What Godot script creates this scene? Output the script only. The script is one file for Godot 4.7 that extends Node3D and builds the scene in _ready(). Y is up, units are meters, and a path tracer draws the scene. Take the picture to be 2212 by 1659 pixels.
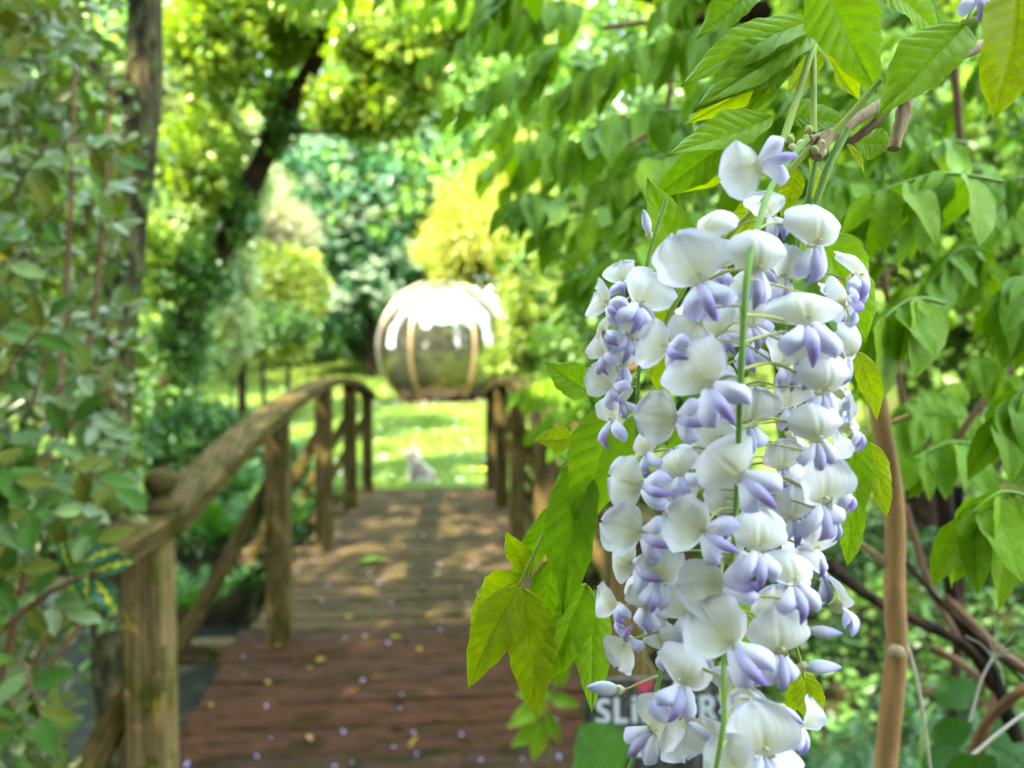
extends Node3D
# A shaded garden bridge seen past a hanging wisteria flower, sunlit lawn with a round glazed pod behind.
var rng := RandomNumberGenerator.new()
var used := {}
var M := {}
const EYE := Vector3(0, 1.45, 0)
const PITCH := -2.4
const FOCAL := 1671.0

# ---------------------------------------------------------------- helpers
func at(x: float, y: float, d: float) -> Vector3:      # a sight line's point at depth d (metres)
	var c := Vector3((x - 1106.0) / FOCAL * d, -(y - 829.5) / FOCAL * d, -d)
	return EYE + Basis(Vector3.RIGHT, deg_to_rad(PITCH)) * c
func lin(r: float, g: float, b: float) -> Color:
	return Color(r, g, b).linear_to_srgb()
func rr(a: float, b: float) -> float:
	return rng.randf_range(a, b)
func rv() -> Vector3:
	return Vector3(rng.randfn(), rng.randfn(), rng.randfn()).normalized()
func put(o: Node3D, called: String, parent: Node) -> Node3D:
	var key := "%d/%s" % [parent.get_instance_id(), called]
	var n: int = used.get(key, 0)
	used[key] = n + 1
	o.name = called if n == 0 else "%s_%03d" % [called, n]
	parent.add_child(o, true)
	return o
func tag(o: Node, label := "", category := "", group := "", kind := "") -> Node:
	if label: o.set_meta("label", label)
	if category: o.set_meta("category", category)
	if group: o.set_meta("group", group)
	if kind: o.set_meta("kind", kind)
	return o
func thing(called: String, label: String, category: String, pos := Vector3.ZERO, group := "") -> Node3D:
	var o := Node3D.new()
	o.position = pos
	put(o, called, self)
	tag(o, label, category, group)
	return o
func mi(called: String, mesh: Mesh, m: Material, parent: Node = self, xf := Transform3D()) -> MeshInstance3D:
	var o := MeshInstance3D.new()
	o.mesh = mesh
	o.material_override = m
	o.transform = xf
	put(o, called, parent)
	return o
func struct(called: String, mesh: Mesh, m: Material) -> MeshInstance3D:
	var o := mi(called, mesh, m)
	o.set_meta("kind", "structure")
	return o
func multi(called: String, mesh: Mesh, m: Material, xfs: Array, cols: Array, parent: Node = self) -> MultiMeshInstance3D:
	var mm := MultiMesh.new()
	mm.transform_format = MultiMesh.TRANSFORM_3D
	mm.use_colors = cols.size() > 0
	mm.mesh = mesh
	mm.instance_count = xfs.size()
	for i in xfs.size():
		mm.set_instance_transform(i, xfs[i])
		if cols.size(): mm.set_instance_color(i, cols[i])
	var o := MultiMeshInstance3D.new()
	o.multimesh = mm
	o.material_override = m
	put(o, called, parent)
	o.set_meta("kind", "stuff")
	return o
func look(dir: Vector3, nrm: Vector3) -> Basis:        # y along dir, z as near nrm as can be
	var y := dir.normalized()
	var x := y.cross(nrm)
	if x.length() < 1e-4: x = y.cross(Vector3(0.31, 0.2, 0.93))
	x = x.normalized()
	return Basis(x, y, x.cross(y).normalized())

class MB:
	var v := PackedVector3Array()
	var n := PackedVector3Array()
	var uv := PackedVector2Array()
	var c := PackedColorArray()
	var idx := PackedInt32Array()
	var has_c := false
	# grid of (nu+1) x (nv+1) points, row-major in u; wrap: the v direction closes on itself
	func grid(p: PackedVector3Array, nu: int, nv: int, uvs: PackedVector2Array, cols: PackedColorArray, wrap := false) -> void:
		var o := v.size()
		var w := nv + 1
		for i in nu + 1:
			for j in w:
				var a: Vector3 = p[mini(i + 1, nu) * w + j] - p[maxi(i - 1, 0) * w + j]
				var b: Vector3
				if wrap and (j == 0 or j == nv): b = p[i * w + 1] - p[i * w + nv - 1]
				else: b = p[i * w + mini(j + 1, nv)] - p[i * w + maxi(j - 1, 0)]
				var m := a.cross(b)
				if m.length_squared() < 1e-20:
					var i2 := 1 if i == 0 else nu - 1 if i == nu else i
					m = (p[mini(i2 + 1, nu) * w + j] - p[maxi(i2 - 1, 0) * w + j]).cross(p[i2 * w + mini(j + 1, nv)] - p[i2 * w + maxi(j - 1, 0)])
				n.append(m.normalized() if m.length_squared() > 1e-24 else Vector3.UP)
		v.append_array(p)
		if uvs.size(): uv.append_array(uvs)
		else:
			for i in nu + 1:
				for j in w: uv.append(Vector2(float(j) / nv, float(i) / nu))
		if cols.size():
			has_c = true
			c.append_array(cols)
		else:
			for k in p.size(): c.append(Color.WHITE)
		for i in nu:
			for j in nv:
				var q := o + i * w + j
				idx.append_array(PackedInt32Array([q, q + w + 1, q + w, q, q + 1, q + w + 1]))
	func poly(pts: Array, out: Vector3, t := Transform3D(), long := 0, off := Vector2.ZERO, col := Color.WHITE) -> void:
		var o := v.size()
		var nn: Vector3 = (pts[1] - pts[0]).cross(pts[2] - pts[0]).normalized()
		var flip := nn.dot(out) < 0
		if flip: nn = -nn
		for q: Vector3 in pts:
			v.append(t * q)
			n.append((t.basis * nn).normalized())
			uv.append(Vector2(q[long], q[(long + 1) % 3] + q[(long + 2) % 3]) + off)
			c.append(col)
		for k in range(1, pts.size() - 1):
			if flip: idx.append_array(PackedInt32Array([o, o + k, o + k + 1]))
			else: idx.append_array(PackedInt32Array([o, o + k + 1, o + k]))
	func box(s: Vector3, b: float, t := Transform3D(), off := Vector2.ZERO) -> void:
		var h := s / 2.0
		var long := 0 if s.x >= s.y and s.x >= s.z else 1 if s.y >= s.z else 2
		var pt := func(ax: int, sg: Vector3) -> Vector3:
			var q := Vector3(sg.x * (h.x - b), sg.y * (h.y - b), sg.z * (h.z - b))
			q[ax] = sg[ax] * h[ax]
			return q
		for ax in 3:
			var e := (ax + 1) % 3
			var f := (ax + 2) % 3
			for s0: float in [-1.0, 1.0]:
				var ring := []
				for k: Vector2 in [Vector2(-1, -1), Vector2(1, -1), Vector2(1, 1), Vector2(-1, 1)]:
					var sg := Vector3.ZERO
					sg[ax] = s0; sg[e] = k.x; sg[f] = k.y
					ring.append(pt.call(ax, sg))
				var out := Vector3.ZERO
				out[ax] = s0
				poly(ring, out, t, long, off)
				for s1: float in [-1.0, 1.0]:
					var a := Vector3.ZERO
					a[ax] = s0; a[e] = s1; a[f] = -1
					var a2 := a
					a2[f] = 1
					var oo := Vector3.ZERO
					oo[ax] = s0; oo[e] = s1
					poly([pt.call(ax, a), pt.call(ax, a2), pt.call(e, a2), pt.call(e, a)], oo, t, long, off)
		for sx: float in [-1.0, 1.0]:
			for sy: float in [-1.0, 1.0]:
				for sz: float in [-1.0, 1.0]:
					var sg := Vector3(sx, sy, sz)
					poly([pt.call(0, sg), pt.call(1, sg), pt.call(2, sg)], sg, t, long, off)
	func tube(pts: Array, rad: Array, sides := 8, col := Color.WHITE, lump := 0.0) -> void:
		var k := pts.size()
		var p := PackedVector3Array()
		var uvs := PackedVector2Array()
		var cc := PackedColorArray()
		var nx := Vector3.ZERO
		var run := 0.0
		for i in k:
			var t: Vector3 = (pts[mini(i + 1, k - 1)] - pts[maxi(i - 1, 0)]).normalized()
			if nx == Vector3.ZERO: nx = t.cross(Vector3(0.3, 0.5, 0.81) if absf(t.y) > 0.9 else Vector3.UP).normalized()
			nx = (nx - t * nx.dot(t)).normalized()
			var b := t.cross(nx)
			var r: float = rad[i] if i < rad.size() else rad[-1]
			if i: run += (pts[i] as Vector3).distance_to(pts[i - 1])
			for j in sides + 1:
				var a := TAU * (j % sides) / sides
				var rj := r * (1.0 + lump * sin(3.0 * a + i * 1.7) * cos(i * 2.3 + a))
				p.append(pts[i] + (nx * cos(a) - b * sin(a)) * rj)
				uvs.append(Vector2(run, TAU * j / sides * r))
				cc.append(col)
		grid(p, k - 1, sides, uvs, cc, true)
		has_c = col != Color.WHITE or has_c
		for e in 2:
			var o := v.size()
			var at_ := 0 if e == 0 else k - 1
			var d: Vector3 = (pts[0] - pts[1]).normalized() if e == 0 else (pts[k - 1] - pts[k - 2]).normalized()
			v.append(pts[at_]); n.append(d); uv.append(Vector2.ZERO); c.append(col)
			for j in sides:
				v.append(p[at_ * (sides + 1) + j]); n.append(d); uv.append(Vector2(j, 0) * 0.01); c.append(col)
			for j in sides:
				var j1 := o + 1 + j
				var j2 := o + 1 + (j + 1) % sides
				if e == 0: idx.append_array(PackedInt32Array([o, j2, j1]))
				else: idx.append_array(PackedInt32Array([o, j1, j2]))
	func add(m: MB, t: Transform3D) -> void:
		var o := v.size()
		for q in m.v: v.append(t * q)
		for q in m.n: n.append((t.basis * q).normalized())
		uv.append_array(m.uv)
		c.append_array(m.c)
		has_c = has_c or m.has_c
		for q in m.idx: idx.append(q + o)
	func done() -> ArrayMesh:
		var a := []
		a.resize(Mesh.ARRAY_MAX)
		a[Mesh.ARRAY_VERTEX] = v
		a[Mesh.ARRAY_NORMAL] = n
		a[Mesh.ARRAY_TEX_UV] = uv
		if has_c: a[Mesh.ARRAY_COLOR] = c
		a[Mesh.ARRAY_INDEX] = idx
		var m := ArrayMesh.new()
		m.add_surface_from_arrays(Mesh.PRIMITIVE_TRIANGLES, a)
		return m

func spline(p: Array, per := 6) -> Array:
	var out := []
	for i in p.size() - 1:
		var a: Vector3 = p[maxi(i - 1, 0)]
		var b: Vector3 = p[i]
		var c: Vector3 = p[i + 1]
		var d: Vector3 = p[mini(i + 2, p.size() - 1)]
		for k in per: out.append(b.cubic_interpolate(c, a, d, float(k) / per))
	out.append(p[-1])
	return out
func radii(a: float, b: float, k: int) -> Array:
	var r := []
	for i in k: r.append(lerpf(a, b, float(i) / maxf(1, k - 1)))
	return r
func tube_mesh(p: Array, a: float, b: float, sides := 8, per := 5, lump := 0.0) -> ArrayMesh:
	var m := MB.new()
	var s := spline(p, per)
	m.tube(s, radii(a, b, s.size()), sides, Color.WHITE, lump)
	return m.done()
func boxm(s: Vector3, b: float, off := Vector2.ZERO) -> ArrayMesh:
	var m := MB.new()
	m.box(s, b, Transform3D(), off)
	return m.done()
func lathe(prof: Array, sides := 20) -> ArrayMesh:
	var m := MB.new()
	var p := PackedVector3Array()
	for q: Vector2 in prof:
		for j in sides + 1:
			var a := TAU * (j % sides) / sides
			p.append(Vector3(cos(a) * q.x, q.y, -sin(a) * q.x) if true else Vector3.ZERO)
	m.grid(p, prof.size() - 1, sides, PackedVector2Array(), PackedColorArray(), true)
	for i in m.n.size(): m.n[i] = -m.n[i]
	for i in range(0, m.idx.size(), 3):
		var t := m.idx[i + 1]
		m.idx[i + 1] = m.idx[i + 2]
		m.idx[i + 2] = t
	return m.done()

# ---------------------------------------------------------------- leaf and petal shapes
func leaf_width(f: float) -> float:                     # wisteria leaflet outline, 0 base .. 1 tip, largest 1
	return 2.85 * pow(f, 0.62) * pow(1.0 - f, 1.05) + 0.05 * sqrt(maxf(0, f)) * (1.0 - f)
func oval_width(f: float) -> float:
	return pow(sin(PI * pow(f, 0.92)), 0.8)
# a blade along +y of length 1, half width hw, upper face +z
func blade(hw: float, nu: int, nv: int, fold: float, bend: float, wave: float, quilt: float, seed_: float, oval := false, twist := 0.0, curl := 0.0) -> MB:
	var m := MB.new()
	var p := PackedVector3Array()
	var uvs := PackedVector2Array()
	for i in nu + 1:
		var f := float(i) / nu
		var w := (oval_width(f) if oval else leaf_width(f)) * hw
		for j in nv + 1:
			var s := 2.0 * j / nv - 1.0
			var as_ := absf(s)
			var edge := 1.0 + 0.035 * sin(f * 31.0 + seed_ * 3.0 + s * 2.0) * as_ + 0.05 * sin(f * 11.0 + seed_ * 5.0 + signf(s)) * as_
			var x := s * w * edge
			var z := fold * absf(x) - bend * f * f
			z += wave * sin(f * 9.0 + seed_ + 1.7 * signf(s)) * as_ * as_ * (w / hw)
			z -= curl * hw * as_ * as_ * as_
			var ph := f * 9.0 - 1.6 * as_ + (0.35 if s > 0 else 0.0)
			z += quilt * (pow(absf(sin(PI * ph)), 0.6) - 0.5) * (w / hw) * minf(1.0, as_ * 5.0)
			z -= quilt * 1.2 * exp(-as_ * as_ * 60.0)
			var q := Vector3(x, f - 0.25 * bend * bend * f * f, z)
			if twist != 0.0: q = Basis(Vector3.UP, twist * f) * q
			q.x += 0.04 * sin(f * 3.0 + seed_ * 2.0) * f
			p.append(q)
			uvs.append(Vector2(0.5 + 0.5 * s, f))
	m.grid(p, nu, nv, uvs, PackedColorArray())
	for i in m.n.size(): m.n[i] = -m.n[i]
	for i in range(0, m.idx.size(), 3):
		var t := m.idx[i + 1]
		m.idx[i + 1] = m.idx[i + 2]
		m.idx[i + 2] = t
	return m
func petal(nu: int, nv: int, f: Callable, tone: Callable) -> ArrayMesh:
	var m := MB.new()
	var p := PackedVector3Array()
	var cc := PackedColorArray()
	for i in nu + 1:
		for j in nv + 1:
			var a := float(i) / nu
			var s := 2.0 * j / nv - 1.0
			p.append(f.call(a, s))
			cc.append(tone.call(a, s))
	m.grid(p, nu, nv, PackedVector2Array(), cc)
	return m.done()

# ---------------------------------------------------------------- textures
func tex(w: int, h: int, f: Callable) -> ImageTexture:
	var im := Image.create_empty(w, h, false, Image.FORMAT_RGB8)
	for y in h:
		for x in w:
			im.set_pixel(x, y, f.call(float(x) / w, float(y) / h))
	return ImageTexture.create_from_image(im)
func noise(freq: float, oct := 4, seed_ := 1, kind := FastNoiseLite.TYPE_SIMPLEX_SMOOTH) -> FastNoiseLite:
	var n := FastNoiseLite.new()
	n.seed = seed_
	n.frequency = freq
	n.noise_type = kind
	n.fractal_octaves = oct
	return n
func std(c: Color, rough := 0.6, spec := 0.5) -> StandardMaterial3D:
	var m := StandardMaterial3D.new()
	m.albedo_color = c
	m.roughness = rough
	m.metallic_specular = spec
	return m
func leafm(r: float, g: float, b: float, rough := 0.42, back := 0.9, t: Texture2D = null, hgt: Texture2D = null) -> StandardMaterial3D:
	var m := std(lin(r, g, b), rough + 0.08, 0.27)
	m.backlight_enabled = true
	m.backlight = Color(back, back, back * 0.3)
	m.cull_mode = BaseMaterial3D.CULL_DISABLED
	if t: m.albedo_texture = t
	if hgt:
		m.heightmap_enabled = true
		m.heightmap_texture = hgt
		m.heightmap_scale = 0.035
	return m
func clumpm(rough := 0.4, back := 0.8) -> StandardMaterial3D:
	var m := leafm(1, 1, 1, rough, back)
	m.albedo_color = Color.WHITE
	m.vertex_color_use_as_albedo = true
	m.metallic_specular = 0.5
	return m
func woodm(r: float, g: float, b: float, sc := 1.0) -> StandardMaterial3D:
	var m := std(lin(r, g, b), 0.85, 0.18)
	m.albedo_texture = M.grain
	m.uv1_scale = Vector3(1.1 * sc, 3.0 * sc, 1)
	m.heightmap_enabled = true
	m.heightmap_texture = M.grain_h
	m.heightmap_scale = 0.25
	return m
func materials() -> void:
	var n1 := noise(0.02, 3, 3)
	var n2 := noise(0.05, 4, 5)
	var vein := func(u: float, f: float) -> float:       # 0 off a vein .. 1 on it
		var s := absf(2.0 * u - 1.0)
		var mid := exp(-s * s * 1600.0)
		var ph := f * 9.0 - 1.6 * s + (0.35 if u > 0.5 else 0.0)
		var dd := absf(ph - roundf(ph))
		var side := exp(-dd * dd * 900.0) * (1.0 - s * 0.6)
		var ph2 := f * 36.0 + s * 26.0 + 2.0 * n2.get_noise_2d(u * 200, f * 400)
		var d2 := absf(ph2 - roundf(ph2))
		return clampf(mid + side * 0.75 + exp(-d2 * d2 * 60.0) * 0.10, 0, 1)
	M.leaf_t = tex(160, 400, func(u, f):
		var k: float = vein.call(u, f)
		var w := 0.84 + 0.07 * n1.get_noise_2d(u * 120, f * 260) + 0.04 * n2.get_noise_2d(u * 500, f * 1100)
		var spot := 1.0 if n2.get_noise_2d(u * 700 + 50, f * 1700) < 0.52 else 0.7
		return Color(w * spot + 0.16 * k, (w + 0.10 * k) * (0.5 + 0.5 * spot), w * spot + 0.12 * k).clamp())
	M.leaf_h = tex(160, 400, func(u, f):
		var k: float = 1.0 - vein.call(u, f)
		k = clampf(k * 0.8 + 0.1 + 0.1 * n2.get_noise_2d(u * 900, f * 1800), 0, 1)
		return Color(k, k, k))
	var g1 := noise(0.011, 4, 11)
	var g2 := noise(0.03, 3, 12)
	var g3 := noise(0.006, 3, 13)
	var knot := func(u: float, w: float) -> float:
		var dx := (u - 0.37) * 3.0
		var dy := (w - 0.55)
		return exp(-(dx * dx + dy * dy * 2.0) * 300.0)
	M.grain = tex(512, 256, func(u, w):
		var a := g1.get_noise_2d(u * 160, w * 2600 + 60 * sin(u * 6.28) * 0.4)
		var b := g2.get_noise_2d(u * 120, w * 3400)
		var c := g3.get_noise_2d(u * 900, w * 700)
		var k: float = 0.74 + 0.28 * a + 0.16 * b
		if b > 0.42: k *= 0.55                           # drying cracks
		k *= 1.0 - 0.6 * float(knot.call(u, w))
		var moss := smoothstep(-0.1, 0.5, c)
		return Color(k * lerpf(1.0, 0.74, moss), k * lerpf(0.98, 0.84, moss), k * lerpf(0.95, 0.55, moss)).clamp())
	M.grain_h = tex(512, 256, func(u, w):
		var a := g1.get_noise_2d(u * 160, w * 2600)
		var b := g2.get_noise_2d(u * 120, w * 3400)
		var k := 0.6 + 0.3 * a
		if b > 0.42: k -= 0.4
		return Color(k, k, k).clamp())
	var b1 := noise(0.03, 5, 21)
	var b2 := noise(0.02, 3, 22, FastNoiseLite.TYPE_CELLULAR)
	M.bark = tex(256, 256, func(u, w):
		var a := b1.get_noise_2d(u * 300, w * 150)
		var c := b2.get_noise_2d(u * 500, w * 200)
		var k := 0.62 + 0.5 * a + 0.25 * c
		var lich := smoothstep(0.15, 0.4, b1.get_noise_2d(u * 120 + 900, w * 120))
		return Color(k * lerpf(1, 0.85, lich), k * lerpf(0.92, 1.0, lich), k * lerpf(0.8, 0.7, lich)).clamp())
	var bark := func(r: float, g: float, b: float, sc: float, h: float) -> StandardMaterial3D:
		var m := std(lin(r, g, b), 0.9, 0.3)
		m.albedo_texture = M.bark
		m.uv1_triplanar = true
		m.uv1_scale = Vector3(sc, sc * 0.5, sc)
		m.heightmap_enabled = true
		m.heightmap_texture = M.bark
		m.heightmap_scale = h
		return m
	M.bark_grey = bark.call(0.27, 0.28, 0.15, 4.0, 1.6)
	M.bark_brown = bark.call(0.13, 0.085, 0.05, 3.0, 1.2)
	M.bark_pale = bark.call(0.34, 0.29, 0.21, 2.0, 1.0)
	M.smooth = tex(128, 128, func(u, w):
		var k := 0.84 + 0.16 * b1.get_noise_2d(u * 200, w * 60) + 0.08 * b2.get_noise_2d(u * 900, w * 500)
		var pore := 0.72 if b2.get_noise_2d(u * 700 + 300, w * 1100) > 0.62 else 1.0
		return Color(k * pore, k * pore, k * pore * 0.97).clamp())
	var smooth := func(r: float, g: float, b: float, sc: float) -> StandardMaterial3D:
		var m := std(lin(r, g, b), 0.75, 0.3)
		m.albedo_texture = M.smooth
		m.uv1_triplanar = true
		m.uv1_scale = Vector3(sc, sc * 0.5, sc)
		m.heightmap_enabled = true
		m.heightmap_texture = M.smooth
		m.heightmap_scale = 0.12
		return m
	M.twig = smooth.call(0.50, 0.28, 0.105, 9.0)
	M.twig_dark = smooth.call(0.24, 0.13, 0.062, 14.0)
	M.twig_dry = smooth.call(0.46, 0.33, 0.18, 60.0)
	M.straw = std(lin(0.46, 0.42, 0.31), 0.7)
	M.stem = leafm(0.26, 0.33, 0.05, 0.5, 0.3)
	M.stem_pale = leafm(0.40, 0.42, 0.13, 0.5, 0.4)
	M.rachis = leafm(0.17, 0.30, 0.055, 0.5, 0.3)
	# leaves: fresh yellow green to deep green, all with the same veins
	M.lv_yellow = leafm(0.47, 0.60, 0.012, 0.4, 1.0, M.leaf_t, M.leaf_h)
	M.lv_fresh = leafm(0.32, 0.55, 0.022, 0.4, 0.95, M.leaf_t, M.leaf_h)
	M.lv_mid = leafm(0.235, 0.45, 0.014, 0.4, 0.9, M.leaf_t, M.leaf_h)
	M.lv_bank = leafm(0.06, 0.17, 0.028, 0.42, 0.85, M.leaf_t, M.leaf_h)
	M.lv_old = leafm(0.18, 0.38, 0.012, 0.4, 0.8, M.leaf_t, M.leaf_h)
	M.el_pale = leafm(0.17, 0.27, 0.085, 0.45, 0.5, M.leaf_t, M.leaf_h)
	M.el_mid = leafm(0.07, 0.16, 0.022, 0.42, 0.55, M.leaf_t, M.leaf_h)
	M.el_olive = leafm(0.14, 0.165, 0.022, 0.45, 0.6, M.leaf_t, M.leaf_h)
	M.el_yellow = leafm(0.46, 0.34, 0.03, 0.45, 0.7, M.leaf_t, M.leaf_h)
	M.el_dark = leafm(0.04, 0.085, 0.055, 0.3, 0.4, M.leaf_t, M.leaf_h)
	for q in [M.el_pale, M.el_mid, M.el_olive]: q.metallic_specular = 0.15
	M.clump = clumpm(0.26, 0.85)
	M.clump_gloss = clumpm(0.28, 0.7)
	M.grass = clumpm(0.5, 0.9)
	M.petal = clumpm(0.5, 0.55)
	M.petal.backlight = Color(0.7, 0.7, 0.7)
	M.petal.metallic_specular = 0.3
	M.calyx = leafm(0.60, 0.58, 0.34, 0.5, 0.5)
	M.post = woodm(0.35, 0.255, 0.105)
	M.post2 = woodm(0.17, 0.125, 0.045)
	M.rail = woodm(0.145, 0.105, 0.03)
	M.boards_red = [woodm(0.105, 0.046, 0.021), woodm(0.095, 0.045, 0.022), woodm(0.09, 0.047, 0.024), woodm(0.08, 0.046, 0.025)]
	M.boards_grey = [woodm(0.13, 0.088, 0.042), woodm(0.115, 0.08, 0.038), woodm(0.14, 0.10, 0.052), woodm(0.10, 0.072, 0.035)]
	M.beam = woodm(0.17, 0.13, 0.07)

# ---------------------------------------------------------------- camera, sky, light
func stage() -> void:
	var cam := Camera3D.new()
	cam.name = "camera"
	add_child(cam)
	cam.position = EYE
	cam.rotation_degrees = Vector3(PITCH, 0, 0)
	var ca := CameraAttributesPhysical.new()
	ca.frustum_focal_length = 24.17
	ca.frustum_focus_distance = 0.325
	ca.frustum_near = 0.02
	ca.frustum_far = 600.0
	ca.exposure_aperture = 6.9
	cam.attributes = ca
	cam.current = true
	var env := Environment.new()
	env.background_mode = Environment.BG_SKY
	var sky := Sky.new()
	var sm := ProceduralSkyMaterial.new()
	sm.sky_top_color = lin(0.48, 0.60, 0.78)
	sm.sky_horizon_color = lin(0.86, 0.88, 0.86)
	sm.sky_curve = 0.16
	sm.ground_bottom_color = lin(0.08, 0.11, 0.04)
	sm.ground_horizon_color = lin(0.30, 0.36, 0.22)
	sm.sky_energy_multiplier = 1.35
	var cn := noise(0.012, 5, 77)
	var im := Image.create_empty(512, 256, false, Image.FORMAT_RGBA8)
	for y in 256:
		for x in 512:
			var th := TAU * x / 512.0
			var el := PI * (0.5 - (y + 0.5) / 256.0)
			var q := Vector3(cos(th) * cos(el), sin(el) * 1.8, sin(th) * cos(el)) * 90.0
			im.set_pixel(x, y, Color(0.9, 0.92, 0.95, smoothstep(0.02, 0.45, cn.get_noise_3dv(q)) * 0.8))
	sm.sky_cover = ImageTexture.create_from_image(im)
	sky.sky_material = sm
	env.sky = sky
	env.tonemap_mode = Environment.TONE_MAPPER_LINEAR
	env.tonemap_exposure = 7.6
	env.sdfgi_enabled = true
	env.ssao_enabled = true
	env.ssil_enabled = true
	var we := WorldEnvironment.new()
	we.name = "environment"
	we.environment = env
	add_child(we)
	var sun := DirectionalLight3D.new()
	sun.name = "sun"
	sun.light_energy = 1.55
	sun.light_color = Color(1.0, 0.95, 0.85)
	sun.light_angular_distance = 0.5
	sun.shadow_enabled = true
	add_child(sun)
	sun.look_at_from_position(Vector3.ZERO, -SUN, Vector3.UP)
const SUN := Vector3(-0.42, 0.76, 0.5)

# ---------------------------------------------------------------- ground
func ground_y(x: float, z: float) -> float:
	var d := -z
	var k := 0.3 * sin(x * 0.4)
	var y := 0.08
	if d > 9.0: y = 0.08 + 0.18 * smoothstep(9.0, 19.0, d)
	if d > 20.0: y += 1.15 * smoothstep(20.0, 34.0, d)
	if d > 34.0: y += (d - 34.0) * 0.03
	y -= 1.05 * (1.0 - 0.85 * smoothstep(0.35, 1.3, x)) * smoothstep(1.7 + k, 3.1 + k, d) * (1.0 - smoothstep(5.7 + k, 7.4 + k, d))
	y += 0.03 * sin(x * 1.7 + z) * sin(z * 1.3)
	return y
func ground() -> void:
	var xs := []
	var zs := []
	var x := -160.0
	while x <= 160.0:
		xs.append(x)
		x += 0.25 if absf(x) < 8.0 else 1.0 if absf(x) < 30 else 10.0
	var z := 120.0
	while z >= -220.0:
		zs.append(z)
		z -= 0.22 if z < 1.0 and z > -12.0 else 0.7 if z < 5.0 and z > -40 else 10.0
	var p := PackedVector3Array()
	var uvs := PackedVector2Array()
	var cc := PackedColorArray()
	var gn := noise(0.5, 4, 40)
	for zz: float in zs:
		for xx: float in xs:
			var y := ground_y(xx, zz)
			p.append(Vector3(xx, y, zz))
			uvs.append(Vector2(xx, zz) * 0.5)
			var soil := Color(0.075, 0.055, 0.032)
			var moss := Color(0.05, 0.085, 0.02)
			var lawn := Color(0.15, 0.26, 0.035).lerp(Color(0.24, 0.30, 0.05), clampf(0.5 + gn.get_noise_2d(xx, zz), 0, 1))
			var c := soil.lerp(moss, clampf(0.5 + 1.2 * gn.get_noise_2d(xx * 3, zz * 3), 0, 1))
			c = c.lerp(lawn, smoothstep(6.9, 7.7, -zz) if zz < 0 else smoothstep(2.0, 5.0, zz))
			cc.append(c)
	var m := MB.new()
	m.grid(p, zs.size() - 1, xs.size() - 1, uvs, cc)
	for i in m.n.size():
		if m.n[i].y < 0: m.n[i] = -m.n[i]
	if (m.v[m.idx[1]] - m.v[m.idx[0]]).cross(m.v[m.idx[2]] - m.v[m.idx[0]]).y > 0:
		for i in range(0, m.idx.size(), 3):
			var t := m.idx[i + 1]
			m.idx[i + 1] = m.idx[i + 2]
			m.idx[i + 2] = t
	var g := std(Color.WHITE, 0.95, 0.2)
	g.vertex_color_use_as_albedo = true
	g.albedo_texture = M.bark
	struct("ground", m.done(), g)
	# dark shallow water in the ditch
	var w := MB.new()
	w.poly([Vector3(-30, -0.72, -2.2), Vector3(1.2, -0.72, -2.2), Vector3(1.2, -0.72, -7.2), Vector3(-30, -0.72, -7.2)], Vector3.UP)
	struct("stream", w.done(), std(lin(0.012, 0.014, 0.008), 0.45, 0.2))
	# lawn grass, daisies and buttercups: nobody could count them
	var tuft := MB.new()
	for k in 7:
		var a := rr(0, TAU)
		var b := Vector3(cos(a), 0, sin(a))
		var s := b.cross(Vector3.UP) * 0.006
		var h := rr(0.05, 0.10)
		var o := b * rr(0.0, 0.05)
		tuft.poly([o - s, o + s, o + s * 0.6 + b * 0.02 + Vector3.UP * h * 0.7, o - s * 0.6 + b * 0.02 + Vector3.UP * h * 0.7], Vector3(b.z, 0.4, -b.x))
		tuft.poly([o + s * 0.6 + b * 0.02 + Vector3.UP * h * 0.7, o - s * 0.6 + b * 0.02 + Vector3.UP * h * 0.7, o + b * 0.05 + Vector3.UP * h], Vector3(b.z, 0.4, -b.x))
	var xf := []
	var cl := []
	for k in 42000:
		var d := 7.2 + 22.0 * pow(rng.randf(), 1.6)
		var xx := rr(-0.75, 0.45) * d
		if Vector2(xx + 1.87, d - 18.57).length() < 1.6: continue
		var s := rr(0.7, 1.6)
		xf.append(Transform3D(Basis(Vector3.UP, rr(0, TAU)).scaled(Vector3(s, s, s)), Vector3(xx, ground_y(xx, -d) - 0.005, -d)))
		cl.append(Color(0.13, 0.29, 0.03).lerp(Color(0.28, 0.36, 0.06), rng.randf()))
	tag(multi("grass", tuft.done(), M.grass, xf, cl), "short sunlit lawn grass beyond the bridge", "grass")
	var fl := MB.new()
	for k in 7:
		var a := TAU * k / 7.0
		var b := Vector3(cos(a), 0.25, sin(a)) * 0.02
		var s := Vector3(-sin(a), 0, cos(a)) * 0.007
		fl.poly([Vector3.ZERO, b * 0.6 + s, b, b * 0.6 - s], Vector3.UP)
	xf = []; cl = []
	for k in 1500:
		var d := 7.6 + 16.0 * pow(rng.randf(), 1.3)
		var xx := rr(-0.7, 0.3) * d
		var s := rr(0.7, 1.3)
		xf.append(Transform3D(Basis(Vector3.RIGHT, rr(-0.2, 0.5)).scaled(Vector3(s, s, s)), Vector3(xx, ground_y(xx, -d) + rr(0.06, 0.13), -d)))
		cl.append(Color(0.85, 0.85, 0.82) if rng.randf() < 0.72 else Color(0.85, 0.6, 0.02))
	tag(multi("lawn_flowers", fl.done(), M.petal, xf, cl), "white daisies and yellow buttercups scattered in the lawn", "flowers")

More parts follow.
